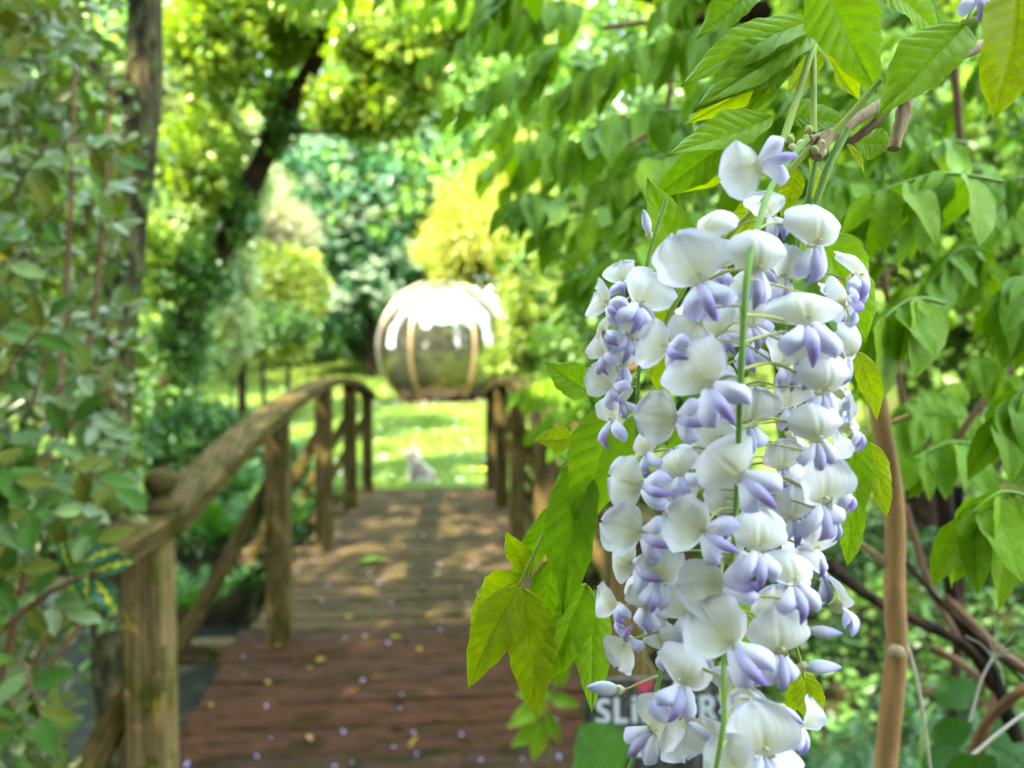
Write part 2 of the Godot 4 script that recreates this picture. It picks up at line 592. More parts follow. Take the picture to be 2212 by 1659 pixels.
# ---------------------------------------------------------------- footbridge
func deck_y(s: float) -> float:
	return 0.37 - (0.040 if s < 4.4 else 0.025) * (s - 4.4) * (s - 4.4)
func rail_y(s: float) -> float:
	return maxf(1.275 - 0.033 * (s - 4.4) * (s - 4.4), 1.06 + 0.03 * (1.8 - s))
func bridge() -> void:
	var o := thing("footbridge", "arched wooden footbridge with post and rail sides over the ditch", "bridge", Vector3(-0.115, 0, 0))
	o.rotation.y = atan(0.09)
	var shapes := []
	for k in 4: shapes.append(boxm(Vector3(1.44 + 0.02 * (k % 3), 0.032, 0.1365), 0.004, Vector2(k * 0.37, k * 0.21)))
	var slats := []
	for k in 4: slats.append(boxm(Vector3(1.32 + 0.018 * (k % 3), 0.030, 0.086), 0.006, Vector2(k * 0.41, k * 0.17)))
	var s := 0.9
	var i := 0
	while s < 7.95:
		var near := s < 3.12
		var w := 0.14 if near else 0.0945
		s += w
		var sl := atan((deck_y(s + 0.05) - deck_y(s - 0.05)) / 0.1)
		var b := Basis(Vector3.RIGHT, sl) * Basis(Vector3.UP, rr(-0.006, 0.006)) * Basis(Vector3.FORWARD, rr(-0.006, 0.006))
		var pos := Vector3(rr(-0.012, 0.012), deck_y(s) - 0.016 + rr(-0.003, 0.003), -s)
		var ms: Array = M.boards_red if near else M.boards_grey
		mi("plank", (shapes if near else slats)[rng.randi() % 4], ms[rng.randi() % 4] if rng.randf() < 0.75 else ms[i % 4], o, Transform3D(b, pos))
		i += 1
	# stringers under the planks, following the arch
	for x: float in [-0.5, 0.5]:
		var st := MB.new()
		strip(st, 0.9, 7.9, x, 0.09, 0.16, func(q): return deck_y(q) - 0.116)
		mi("stringer", st.done(), M.beam, o)
	var ps := [1.75, 3.1, 4.3, 5.5, 6.75]
	for side: float in [-1.0, 1.0]:
		var k := 0
		for q: float in ps:
			var lo := deck_y(q) - 0.22
			var hi := rail_y(q) - 0.024
			var pm := boxm(Vector3(0.09, hi - lo, 0.09), 0.007, Vector2(k * 0.53 + side, k * 0.3))
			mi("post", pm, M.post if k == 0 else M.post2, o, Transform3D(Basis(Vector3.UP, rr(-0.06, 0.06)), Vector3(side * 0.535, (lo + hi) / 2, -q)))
			# outrigger beam and raking brace
			var reach := 0.37
			var bl := boxm(Vector3(reach + 0.2, 0.085, 0.08), 0.006, Vector2(k * 0.3, 0.1))
			mi("outrigger", bl, M.beam, o, Transform3D(Basis(), Vector3(side * (0.535 + reach / 2 + 0.02), deck_y(q) - 0.07, -q - 0.085)))
			var a := Vector3(side * (0.535 + reach + 0.03), deck_y(q) - 0.03, -q - 0.03)
			var c := Vector3(side * 0.56, deck_y(q) + 0.64, -q - 0.03)
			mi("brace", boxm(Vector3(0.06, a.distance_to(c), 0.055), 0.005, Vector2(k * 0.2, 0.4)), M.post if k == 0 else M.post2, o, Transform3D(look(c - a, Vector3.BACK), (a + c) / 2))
			k += 1
		var rl := MB.new()
		strip(rl, 1.42, 7.05, side * 0.535, 0.118, 0.044, rail_y)
		mi("handrail", rl.done(), M.rail, o)
		for q: float in [1.83]:
			var pr := [Vector2(0.0, 0.0), Vector2(0.045, 0.0), Vector2(0.045, 0.018), Vector2(0.028, 0.026), Vector2(0.024, 0.036)]
			for t in 13:
				var an := -1.1 + (PI / 2 + 1.1) * t / 12.0
				pr.append(Vector2(0.036 * cos(an) + 0.0001, 0.068 + 0.034 * sin(an)))
			mi("finial", lathe(pr), M.post2, o, Transform3D(Basis(), Vector3(side * 0.535, rail_y(q) + 0.022, -q)))
	# fallen leaves and petals on the boards
	var pm := petal(4, 4, func(a, t): return Vector3(t * 0.006 * pow(sin(PI * clampf(a, 0.02, 0.98)), 0.5), 0.004 * t * t + 0.003 * a, -a * 0.014), func(a, t): return Color(0.50, 0.48, 0.58).lerp(Color(0.34, 0.31, 0.50), a))
	for k in 70:
		var q := 2.2 + 2.4 * pow(rng.randf(), 1.4)
		var xx := rr(-0.66, 0.62)
		var pl := o.transform * Vector3(xx, deck_y(q) + 0.004, -q)
		var sc := rr(0.5, 1.25)
		var f := mi("fallen_petal", pm, M.petal, self, Transform3D(Basis(Vector3.UP, rr(0, TAU)).scaled(Vector3(sc, sc * rr(0.8, 2.5), sc)), pl))
		tag(f, "tiny pale lilac wisteria petal fallen on the bridge boards", "petal", "petals fallen on the boards")
	var lm := blade(0.22, 8, 4, 0.3, 0.2, 0.05, 0.0, 1.0, true).done()
	var spots := [[520, 1478, 1], [575, 1495, 1], [660, 1460, 1], [445, 1545, 1], [880, 1640, 1], [905, 1420, 1], [655, 1610, 2], [1180, 1640, 1], [840, 1390, 1], [700, 1440, 1], [1070, 1158, 1], [590, 1405, 1], [760, 1345, 1], [935, 1340, 1]]
	for e in spots:
		var q := 2.3
		for it in 8:
			var yy: float = 1.45 - deck_y(q)
			q = clampf(yy * FOCAL / (float(e[1]) - 760.0), 2.0, 7.5)
		var pl := Vector3((float(e[0]) - 1106.0) / FOCAL * q, deck_y(q) + 0.008, -q)
		var l := mi("fallen_leaf", lm, M.el_yellow if e[2] == 1 else M.twig, self, Transform3D(look(Vector3(rr(-1, 1), 0.1, rr(-1, 1)), Vector3.UP).scaled(Vector3.ONE * rr(0.03, 0.05)), pl))
		tag(l, "small yellow leaf fallen on the bridge boards", "leaf", "yellow leaves fallen on the boards")
	var q2 := 3.95
	var gl := mi("fallen_green_leaf", lm, M.lv_mid, self, Transform3D(look(Vector3(-1, 0.05, 0.15), Vector3.UP).scaled(Vector3(0.17, 0.11, 0.11)), Vector3((835.0 - 1106) / FOCAL * q2, deck_y(q2) + 0.02, -q2)))
	tag(gl, "single pale green oval leaf lying flat in the middle of the bridge deck", "leaf")
func strip(m: MB, s0: float, s1: float, x: float, w: float, h: float, f: Callable) -> void:   # a timber bent along the bridge
	var k := 26
	var p := PackedVector3Array()
	var uvs := PackedVector2Array()
	var prof := [Vector2(-w / 2 + 0.006, h / 2), Vector2(w / 2 - 0.006, h / 2), Vector2(w / 2, h / 2 - 0.006), Vector2(w / 2, -h / 2), Vector2(-w / 2, -h / 2), Vector2(-w / 2, h / 2 - 0.006)]
	for e in prof.size():
		var a: Vector2 = prof[e]
		var b: Vector2 = prof[(e + 1) % prof.size()]
		for i in k:
			var q0 := lerpf(s0, s1, float(i) / k)
			var q1 := lerpf(s0, s1, float(i + 1) / k)
			var y0: float = f.call(q0)
			var y1: float = f.call(q1)
			var nn := Vector3((b - a).y, -(b - a).x, 0) * -1.0
			m.poly([Vector3(x + a.x, y0 + a.y, -q0), Vector3(x + b.x, y0 + b.y, -q0), Vector3(x + b.x, y1 + b.y, -q1), Vector3(x + a.x, y1 + a.y, -q1)], nn, Transform3D(), 2)
	for q: float in [s0, s1]:
		var ring := []
		for a: Vector2 in prof: ring.append(Vector3(x + a.x, f.call(q) + a.y, -q))
		m.poly(ring, Vector3(0, 0, 1 if q == s0 else -1), Transform3D(), 0)

# ---------------------------------------------------------------- round pod
func pod() -> void:
	var c := Vector3(-1.68, 1.56, -18.57)
	var R := 1.56
	var lo := asin(-1.27 / R)
	var hi := deg_to_rad(86)
	var o := thing("garden_pod", "round glazed garden pod like a mirrored ball with bronze ribs on the lawn", "pod", Vector3(c.x, 0.28, c.z))
	o.rotation.y = deg_to_rad(6)
	var up := c.y - 0.28
	var patch := func(r: float, a0: float, a1: float, e0: float, e1: float, nu: int, nv: int) -> MB:
		var m := MB.new()
		var p := PackedVector3Array()
		for i in nu + 1:
			var e := lerpf(e0, e1, float(i) / nu)
			for j in nv + 1:
				var a := deg_to_rad(lerpf(a0, a1, float(j) / nv))
				p.append(Vector3(sin(a) * cos(e), sin(e), cos(a) * cos(e)) * r + Vector3.UP * up)
		m.grid(p, nu, nv, PackedVector2Array(), PackedColorArray())
		for i in m.n.size(): m.n[i] = -m.n[i]
		for i in range(0, m.idx.size(), 3):
			var t := m.idx[i + 1]
			m.idx[i + 1] = m.idx[i + 2]
			m.idx[i + 2] = t
		return m
	var glass := std(lin(0.28, 0.26, 0.215), 0.05)
	glass.metallic = 0.92
	var cream := std(lin(0.62, 0.52, 0.42), 0.3)
	cream.metallic = 0.5
	var bronze := std(lin(0.46, 0.32, 0.17), 0.35)
	bronze.metallic = 0.6
	for a in [[-66, -27], [-27, 27], [27, 66]]:
		mi("window", (patch.call(R, a[0], a[1], lo, deg_to_rad(72), 30, 20) as MB).done(), glass, o)
	for a in [[66, 115], [115, 180], [-180, -115], [-115, -66]]:
		mi("shell_panel", (patch.call(R + 0.004, a[0] + 0.5, a[1] - 0.5, lo, deg_to_rad(72), 24, 18) as MB).done(), cream, o)
	mi("roof_cap", (patch.call(R + 0.012, -180, 180, deg_to_rad(71), hi, 8, 48) as MB).done(), cream, o)
	for a: float in [-66, -27, 27, 66, 115, 180, -115]:
		var pts := []
		for i in 25:
			var e := lerpf(lo - 0.05, deg_to_rad(72), i / 24.0)
			pts.append(Vector3(sin(deg_to_rad(a)) * cos(e), sin(e), cos(deg_to_rad(a)) * cos(e)) * (R + 0.01) + Vector3.UP * up)
		var m := MB.new()
		m.tube(pts, [0.045], 8)
		mi("rib", m.done(), bronze, o)
	var rim := MB.new()
	var ring := []
	for i in 49: ring.append(Vector3(sin(TAU * i / 48), 0, cos(TAU * i / 48)) * cos(deg_to_rad(71.5)) * (R + 0.015) + Vector3.UP * (up + sin(deg_to_rad(71.5)) * (R + 0.01)))
	rim.tube(ring, [0.028], 8)
	mi("ring", rim.done(), std(lin(0.07, 0.06, 0.06), 0.4), o)
	mi("hub", lathe([Vector2(0.0001, 1.545 + up), Vector2(0.10, 1.53 + up), Vector2(0.14, 1.50 + up), Vector2(0.16, 1.45 + up)].map(func(q): return q), 24), bronze, o)
	mi("foot", lathe([Vector2(0.0001, 0.02), Vector2(0.82, 0.02), Vector2(0.80, -0.03), Vector2(0.62, -0.1)].map(func(q): return q), 32), std(lin(0.05, 0.045, 0.04), 0.6), o)
	var slab := std(lin(0.50, 0.42, 0.36), 0.85)
	slab.albedo_texture = M.bark
	slab.uv1_triplanar = true
	var pl := mi("paving_disc", lathe([Vector2(0.0001, 0.06), Vector2(1.30, 0.06), Vector2(1.33, 0.03), Vector2(1.34, -0.2)], 48), slab, self, Transform3D(Basis(), Vector3(c.x, ground_y(c.x, c.z) - 0.02, c.z)))
	tag(pl, "pale pinkish round paving slab under the garden pod", "paving")

# ---------------------------------------------------------------- cat
func surface_net(lo: Vector3, hi: Vector3, cell: float, f: Callable, tone: Callable) -> MB:
	var nx := int((hi.x - lo.x) / cell) + 1
	var ny := int((hi.y - lo.y) / cell) + 1
	var nz := int((hi.z - lo.z) / cell) + 1
	var d := PackedFloat32Array()
	d.resize((nx + 1) * (ny + 1) * (nz + 1))
	var id := func(i: int, j: int, k: int) -> int: return (i * (ny + 1) + j) * (nz + 1) + k
	for i in nx + 1:
		for j in ny + 1:
			for k in nz + 1: d[id.call(i, j, k)] = f.call(lo + Vector3(i, j, k) * cell)
	var vi := {}
	var m := MB.new()
	m.has_c = true
	for i in nx:
		for j in ny:
			for k in nz:
				var sum := Vector3.ZERO
				var cnt := 0
				for e in 12:
					var ax := e / 4
					var p0 := Vector3i.ZERO
					p0[(ax + 1) % 3] = e & 1
					p0[(ax + 2) % 3] = (e >> 1) & 1
					var p1 := p0
					p1[ax] = 1
					var a: float = d[id.call(i + p0.x, j + p0.y, k + p0.z)]
					var b: float = d[id.call(i + p1.x, j + p1.y, k + p1.z)]
					if (a < 0) != (b < 0):
						sum += Vector3(p0).lerp(Vector3(p1), a / (a - b))
						cnt += 1
				if cnt:
					vi[id.call(i, j, k)] = m.v.size()
					var q := lo + (Vector3(i, j, k) + sum / cnt) * cell
					m.v.append(q)
					var h := cell * 0.5
					m.n.append(Vector3(f.call(q + Vector3(h, 0, 0)) - f.call(q - Vector3(h, 0, 0)), f.call(q + Vector3(0, h, 0)) - f.call(q - Vector3(0, h, 0)), f.call(q + Vector3(0, 0, h)) - f.call(q - Vector3(0, 0, h))).normalized())
					m.uv.append(Vector2(q.x, q.y))
					m.c.append(tone.call(q))
	for i in range(1, nx):
		for j in range(1, ny):
			for k in range(1, nz):
				for ax in 3:
					var p1 := Vector3i(i, j, k)
					p1[ax] += 1
					var a: float = d[id.call(i, j, k)]
					var b: float = d[id.call(p1.x, p1.y, p1.z)]
					if (a < 0) == (b < 0): continue
					var q := []
					for st: Vector2i in [Vector2i(0, 0), Vector2i(1, 0), Vector2i(1, 1), Vector2i(0, 1)]:
						var c := Vector3i(i, j, k)
						c[(ax + 1) % 3] -= st.x
						c[(ax + 2) % 3] -= st.y
						q.append(vi.get(id.call(c.x, c.y, c.z), -1))
					if q.min() < 0: continue
					if a < 0: m.idx.append_array(PackedInt32Array([q[0], q[2], q[1], q[0], q[3], q[2]]))
					else: m.idx.append_array(PackedInt32Array([q[0], q[1], q[2], q[0], q[2], q[3]]))
	return m
func cat() -> void:
	# sits on the far end of the deck, back three quarters to us, facing left and away
	var pos := Vector3(-0.93, 0, -7.75)
	pos.y = deck_y(7.78) + 0.004
	var o := thing("cat", "fluffy white and cream cat sitting at the far end of the footbridge", "cat", pos)
	o.rotation.y = deg_to_rad(-62)                      # local +z is where it faces
	o.scale = Vector3.ONE * 1.05
	var bones := [
		[Vector3(0, 0.085, -0.06), Vector3(0, 0.12, -0.02), 0.098, 0.092],
		[Vector3(0, 0.12, -0.02), Vector3(0, 0.235, 0.045), 0.092, 0.066],
		[Vector3(0, 0.235, 0.045), Vector3(0, 0.285, 0.062), 0.064, 0.048],
		[Vector3(0, 0.318, 0.078), Vector3(0, 0.318, 0.085), 0.052, 0.050],
		[Vector3(0, 0.302, 0.110), Vector3(0, 0.300, 0.128), 0.026, 0.018],
		[Vector3(-0.07, 0.06, -0.02), Vector3(-0.08, 0.035, 0.055), 0.062, 0.036],
		[Vector3(0.07, 0.06, -0.02), Vector3(0.08, 0.035, 0.055), 0.062, 0.036],
		[Vector3(-0.08, 0.022, 0.05), Vector3(-0.075, 0.02, 0.10), 0.024, 0.022],
		[Vector3(0.08, 0.022, 0.05), Vector3(0.075, 0.02, 0.10), 0.024, 0.022],
		[Vector3(-0.038, 0.19, 0.07), Vector3(-0.036, 0.03, 0.095), 0.036, 0.021],
		[Vector3(0.038, 0.19, 0.07), Vector3(0.036, 0.03, 0.095), 0.036, 0.021],
		[Vector3(-0.036, 0.02, 0.095), Vector3(-0.036, 0.018, 0.125), 0.023, 0.019],
		[Vector3(0.036, 0.02, 0.095), Vector3(0.036, 0.018, 0.125), 0.023, 0.019],
		[Vector3(0.0, 0.04, -0.14), Vector3(0.12, 0.03, -0.15), 0.032, 0.030],
		[Vector3(0.12, 0.03, -0.15), Vector3(0.185, 0.028, -0.05), 0.030, 0.022],
	]
	for sx: float in [-1.0, 1.0]:
		bones.append([Vector3(sx * 0.028, 0.352, 0.075), Vector3(sx * 0.038, 0.392, 0.07), 0.021, 0.006])
	var fur := noise(30.0, 3, 90)
	var f := func(q: Vector3) -> float:
		var r := 1.0
		for b in bones:
			var ab: Vector3 = b[1] - b[0]
			var t := clampf((q - b[0]).dot(ab) / ab.length_squared(), 0, 1)
			var dd: float = q.distance_to(b[0] + ab * t) - lerpf(b[2], b[3], t)
			var h := clampf(0.5 + 0.5 * (r - dd) / 0.022, 0, 1)
			r = lerpf(r, dd, h) - 0.022 * h * (1 - h)
		return r + 0.004 * fur.get_noise_3dv(q)
	var tone := func(q: Vector3) -> Color:
		var w := Color(0.30, 0.275, 0.23)
		if q.y > 0.33 and q.z < 0.10: w = w.lerp(Color(0.30, 0.25, 0.20), 0.5)
		if q.y > 0.355: w = Color(0.22, 0.18, 0.16)
		var pn := fur.get_noise_3dv(q * 0.25)
		if q.y < 0.2 and pn > 0.12: w = w.lerp(Color(0.44, 0.36, 0.25), 0.6)
		return w
	var m := std(Color.WHITE, 0.9, 0.2)
	m.vertex_color_use_as_albedo = true
	m.rim_enabled = true
	m.rim = 0.8
	mi("body", surface_net(Vector3(-0.21, -0.01, -0.21), Vector3(0.26, 0.42, 0.18), 0.0105, f, tone).done(), m, o)
	var em := std(lin(0.02, 0.04, 0.03), 0.1)
	for sx: float in [-1.0, 1.0]:
		var s := SphereMesh.new()
		s.radius = 0.009
		s.height = 0.018
		mi("eye", s, em, o, Transform3D(Basis(), Vector3(sx * 0.022, 0.328, 0.126)))
	var ns := SphereMesh.new()
	ns.radius = 0.006
	ns.height = 0.009
	mi("nose", ns, std(lin(0.35, 0.13, 0.12), 0.4), o, Transform3D(Basis(), Vector3(0, 0.305, 0.146)))

# ---------------------------------------------------------------- trees and shrubs
var clumps := {}
func clump(kind: String) -> ArrayMesh:
	if clumps.has(kind): return clumps[kind]
	var m := MB.new()
	var n := 16
	var ln := 0.5
	var wd := 0.2
	if kind == "needle": n = 26; ln = 0.7; wd = 0.05
	if kind == "broad": n = 12; ln = 0.62; wd = 0.27
	if kind == "flower": n = 22; ln = 0.28; wd = 0.12
	for k in n:
		var c := rv() * 0.75 * pow(rng.randf(), 0.4)
		if kind == "flower": c *= Vector3(0.8, 0.3, 0.8)
		var up := (Vector3(0, 0.7, 0) + rv() * 0.75).normalized()
		var dir := (c + rv() * 0.6 + Vector3(0, -0.25, 0)).normalized()
		var b := look(dir, up)
		var t := Transform3D(b, c)
		var l := ln * rr(0.7, 1.25)
		var w := wd * rr(0.8, 1.2)
		var z := 0.22 * w
		m.poly([Vector3(0, 0, 0), Vector3(w, l * 0.45, z), Vector3(0, l, -0.08 * l)], Vector3.BACK, t)
		m.poly([Vector3(0, 0, 0), Vector3(-w, l * 0.45, z), Vector3(0, l, -0.08 * l)], Vector3.BACK, t)
	clumps[kind] = m.done()
	return clumps[kind]
# blobs: [centre, radii, count]; clumps gather toward each blob's outside in uneven bunches
func crown(parent: Node3D, called: String, blobs: Array, size: float, c0: Color, c1: Color, kind: String, mat: Material = null, hole := 0.0) -> void:
	var xf := []
	var cl := []
	var hn := noise(1.1, 3, int(absf(blobs[0][0].x * 100)) + 7)
	for b in blobs:
		var placed := 0
		var tries := 0
		while placed < int(b[2]) and tries < int(b[2]) * 6:
			tries += 1
			var q := rv() * pow(rng.randf(), 0.33)
			var p: Vector3 = b[0] + q * b[1] * (1.0 + 0.7 * hn.get_noise_3dv((b[0] + q * b[1]) * 1.3)) * (1.0 if rng.randf() < 0.85 else rr(1.0, 1.35))
			if hn.get_noise_3dv(p) < hole - 0.25 * 0.0 - 0.12: continue
			placed += 1
			var s := size * rr(0.65, 1.35)
			var bb := Basis(rv(), rr(0, TAU)) if kind == "needle" else Basis(Vector3.UP, rr(0, TAU)) * Basis(Vector3.RIGHT, rr(-0.5, 0.5))
			xf.append(Transform3D(bb.scaled(Vector3(s, s, s)), p))
			cl.append(c0.lerp(c1, rng.randf()) * rr(0.8, 1.2))
	multi(called, clump(kind), mat if mat else M.clump, xf, cl, parent)
func tree(called: String, label: String, pos: Vector3, top: float, r0: float, bm: Material, blobs: Array, size: float, c0: Color, c1: Color, kind := "leaf", lean := Vector3.ZERO, mat: Material = null, hole := -0.1) -> Node3D:
	var o := thing(called, label, "shrub" if called.contains("shrub") or called.contains("bush") else "tree", pos)
	var pts := [Vector3(0, -0.3, 0), Vector3(rr(-0.04, 0.04), top * 0.3, 0) + lean * 0.25, Vector3(rr(-0.08, 0.08), top * 0.65, rr(-0.06, 0.06)) + lean * 0.6, Vector3(0, top, 0) + lean]
	mi("trunk", tube_mesh(pts, r0, r0 * 0.35, 12, 6, 0.06), bm, o)
	var bl := []
	for b in blobs:
		var c: Vector3 = b[0]
		bl.append([c, b[1], b[2]])
		var t := clampf((c.y - 0.6) / top, 0.25, 0.95)
		var f: Vector3 = (pts[0] as Vector3).lerp(pts[3], t)
		if c.distance_to(f) > 0.25:
			mi("limb", tube_mesh([f, f.lerp(c, 0.5) + Vector3(0, 0.08, 0) * c.distance_to(f), c + (c - f) * 0.25], r0 * 0.4, r0 * 0.08, 7, 5, 0.05), bm, o)
	crown(o, "crown", bl, size, c0, c1, kind, mat, hole)
	return o
func on(x: float, d: float) -> Vector3:                 # ground under picture column x at depth d
	var wx := (x - 1106.0) / FOCAL * d
	return Vector3(wx, ground_y(wx, -d), -d)
func rel(o: Vector3, x: float, y: float, d: float) -> Vector3:
	return at(x, y, d) - o
func B(o: Vector3, x: float, y: float, d: float, rx: float, ry: float, n: int, rz := 0.0) -> Array:   # blob by picture place and half sizes
	var k := d / FOCAL
	return [rel(o, x, y, d), Vector3(rx * k, ry * k, (rz if rz > 0 else (rx + ry) * 0.5 * k)), n]
func garden() -> void:
	var p: Vector3
	# left trunk beside the bridge; its crown spreads over our heads and dapples the boards
	p = Vector3(-1.28, 0.05, -2.45)
	var o := thing("mossy_tree", "slender grey mossy trunk rising beside the left handrail", "tree", p)
	mi("trunk", tube_mesh([Vector3(0.02, -0.2, 0), Vector3(-0.01, 0.9, 0), Vector3(0.06, 1.7, 0), Vector3(0.16, 2.6, 0.05), Vector3(0.10, 4.6, 0.3)], 0.066, 0.05, 14, 8, 0.10), M.bark_grey, o)
	for e in [[Vector3(0.12, 2.15, 0.02), Vector3(-0.5, 2.5, 0.3)], [Vector3(0.14, 3.2, 0.1), Vector3(-2.0, 4.6, 1.0)], [Vector3(0.12, 3.9, 0.2), Vector3(-1.0, 5.6, 2.6)], [Vector3(0.12, 3.6, 0.2), Vector3(1.6, 5.0, -0.8)]]:
		mi("limb", tube_mesh([e[0], (e[0] as Vector3).lerp(e[1], 0.5) + Vector3(0, 0.12, 0), e[1]], 0.03, 0.012, 8, 6, 0.1), M.bark_grey, o)
	crown(o, "ivy", [[Vector3(0.0, 0.9, 0.0), Vector3(0.12, 0.7, 0.12), 60], [Vector3(0.10, 2.1, 0.0), Vector3(0.10, 0.8, 0.10), 26]], 0.06, Color(0.07, 0.17, 0.03), Color(0.13, 0.25, 0.04), "leaf", M.clump_gloss, -0.3)
	crown(o, "crown", [[Vector3(-2.2, 4.6, 1.2), Vector3(1.9, 0.8, 1.9), 190], [Vector3(-0.3, 5.2, 1.6), Vector3(1.6, 0.7, 1.8), 90], [Vector3(-2.1, 4.8, -0.6), Vector3(1.5, 0.8, 1.4), 130], [Vector3(-3.2, 6.2, -1.3), Vector3(1.5, 0.7, 1.5), 130]], 0.25, Color(0.09, 0.17, 0.02), Color(0.17, 0.28, 0.04), "leaf", null, 0.16)
	# tall trees behind us on the left: they keep the sun off the bridge but for flecks, and stand in the pod's mirror
	for e in [[-7.6, 9.5, 12.5, 3.0, "tall leafy tree behind the viewer whose shade falls on the bridge"], [-11.5, 2.2, 13.0, 3.2, "tall leafy tree left of the bridge, out of view, shading the ditch"]]:
		p = Vector3(e[0], 0.05, e[1])
		var h: float = e[2]
		var w: float = e[3]
		var bl := []
		for k in 8: bl.append([Vector3(rr(-0.8, 0.8) * w, h * lerpf(0.35, 0.92, k / 7.0), rr(-0.8, 0.8) * w), Vector3(w * 0.75, h * 0.13, w * 0.75), 100])
		tree("shade_tree", e[4], p, h * 0.85, 0.2, M.bark_brown, bl, 0.42, Color(0.09, 0.17, 0.02), Color(0.18, 0.30, 0.04), "leaf", Vector3.ZERO, null, 0.10)
	p = Vector3(-4.4, 0.05, 3.9)  # unseen tree, its boughs added to keep sun off flowers and near bank
	tree("added_shade_tree", "unseen low tree added behind the viewer to shade the flowers and near bank", p, 4.4, 0.13, M.bark_brown, [[Vector3(2.5, 5.0, -1.9), Vector3(1.7, 0.8, 1.7), 620], [Vector3(0.9, 5.2, -2.9), Vector3(1.6, 0.8, 1.6), 330], [Vector3(3.4, 5.6, -0.8), Vector3(1.4, 0.7, 1.4), 360], [Vector3(4.2, 5.3, -2.2), Vector3(1.4, 0.7, 1.4), 380], [Vector3(5.4, 5.5, -3.0), Vector3(1.3, 0.7, 1.3), 300]], 0.2, Color(0.09, 0.18, 0.02), Color(0.17, 0.29, 0.04), "leaf", Vector3(0.4, 0, -0.3), null, -0.2)
	# leaning ivy-clad tree beyond the ditch
	p = on(330, 7.4)
	o = thing("leaning_tree", "dark tree leaning right with ivy on its trunk, beyond the left rail", "tree", p)
	mi("trunk", tube_mesh([Vector3(0.05, -0.3, 0), rel(p, 372, 800, 7.3), rel(p, 470, 560, 7.1), rel(p, 590, 300, 6.9), rel(p, 700, 90, 6.8), rel(p, 770, -120, 6.7)], 0.115, 0.07, 12, 6, 0.1), M.bark_brown, o)
	for e in [[590, 300, 430, 255, 6.9], [600, 282, 960, 262, 6.6], [690, 110, 560, -60, 6.6], [500, 480, 330, 300, 7.0], [760, -60, 1110, 90, 6.4]]:
		mi("limb", tube_mesh([rel(p, e[0], e[1], 6.9), rel(p, (e[0] + e[2]) * 0.5, (e[1] + e[3]) * 0.5 + 12, e[4]), rel(p, e[2], e[3], e[4])], 0.028, 0.012, 7, 6, 0.1), M.bark_brown, o)
	crown(o, "ivy", [B(p, 350, 900, 7.4, 60, 130, 170), B(p, 385, 720, 7.3, 55, 110, 160), B(p, 450, 570, 7.1, 48, 90, 130), B(p, 520, 440, 7.0, 40, 80, 80), B(p, 610, 240, 6.9, 36, 70, 60)], 0.12, Color(0.06, 0.17, 0.02), Color(0.12, 0.25, 0.035), "leaf", M.clump_gloss, -0.1)
	crown(o, "crown", [B(p, 480, 80, 6.6, 150, 110, 420), B(p, 430, 330, 6.8, 95, 100, 240), B(p, 640, 30, 6.6, 170, 70, 330), B(p, 860, 90, 6.4, 170, 90, 330), B(p, 780, 220, 6.5, 130, 45, 150), B(p, 1050, 20, 6.2, 150, 70, 240), B(p, 340, 560, 7.0, 60, 90, 150)], 0.15, Color(0.18, 0.33, 0.02), Color(0.36, 0.48, 0.06), "leaf", null, -0.05)
	p = Vector3(3.4, 0.05, -6.4)
	tree("ash_tree", "tall light green tree on the right bank behind the wisteria", p, 7.0, 0.15, M.bark_brown, [[Vector3(-0.4, 3.6, 0.3), Vector3(1.5, 0.9, 1.3), 300], [Vector3(-1.6, 5.0, 0.2), Vector3(1.5, 0.9, 1.4), 330], [Vector3(0.9, 5.2, 0.2), Vector3(1.6, 1.0, 1.4), 330], [Vector3(-0.6, 6.6, 0.0), Vector3(1.7, 1.1, 1.4), 360], [Vector3(0.8, 8.0, 0.0), Vector3(1.5, 1.1, 1.4), 330], [Vector3(-1.5, 8.2, 0.1), Vector3(1.3, 1.0, 1.3), 280], [Vector3(-2.0, 10.0, 0.1), Vector3(1.5, 1.0, 1.3), 280], [Vector3(-0.2, 10.6, 0.1), Vector3(1.5, 1.0, 1.3), 280]], 0.17, Color(0.13, 0.26, 0.015), Color(0.29, 0.42, 0.035), "leaf", Vector3.ZERO, null, -0.1)
	for e in [[5.8, -9.0, 11.0, "tall light tree right of the lawn, behind the wisteria"], [-8.5, -12.0, 9.0, "tall tree at the left side of the lawn behind the bush"]]:
		p = Vector3(e[0], 0.05, e[1])
		var h: float = e[2]
		var bl := []
		for k in 6: bl.append([Vector3(rr(-0.9, 0.9), h * lerpf(0.3, 0.93, k / 5.0), rr(-0.9, 0.9)), Vector3(1.5, h * 0.12, 1.5), 260])
		tree("side_tree", e[3], p, h * 0.85, 0.14, M.bark_brown, bl, 0.24, Color(0.12, 0.24, 0.015), Color(0.26, 0.38, 0.03), "leaf", Vector3.ZERO, null, -0.15)
	# pale sunlit bushes at the left, by depth
	p = on(360, 9.2)
	tree("pale_leafed_shrub", "tall pale green sunlit shrub between the mossy trunk and the leaning tree", p, 2.4, 0.05, M.bark_brown, [B(p, 345, 520, 9.2, 75, 130, 420), B(p, 380, 690, 9.2, 70, 120, 300), B(p, 420, 400, 9.4, 70, 80, 240), B(p, 330, 820, 9.0, 60, 70, 160)], 0.15, Color(0.20, 0.36, 0.07), Color(0.42, 0.52, 0.20), "leaf")
	p = on(520, 10.5)
	tree("silvery_tree", "silvery green tree with bright leaves left of the leaning trunk", p, 3.9, 0.07, M.bark_brown, [B(p, 520, 350, 10.5, 60, 110, 330), B(p, 440, 240, 10.6, 90, 90, 300), B(p, 360, 160, 10.6, 100, 110, 330), B(p, 510, 560, 10.5, 40, 90, 160), B(p, 505, 720, 10.4, 36, 70, 120)], 0.15, Color(0.30, 0.42, 0.16), Color(0.52, 0.58, 0.34), "leaf")
	p = on(570, 16.0)
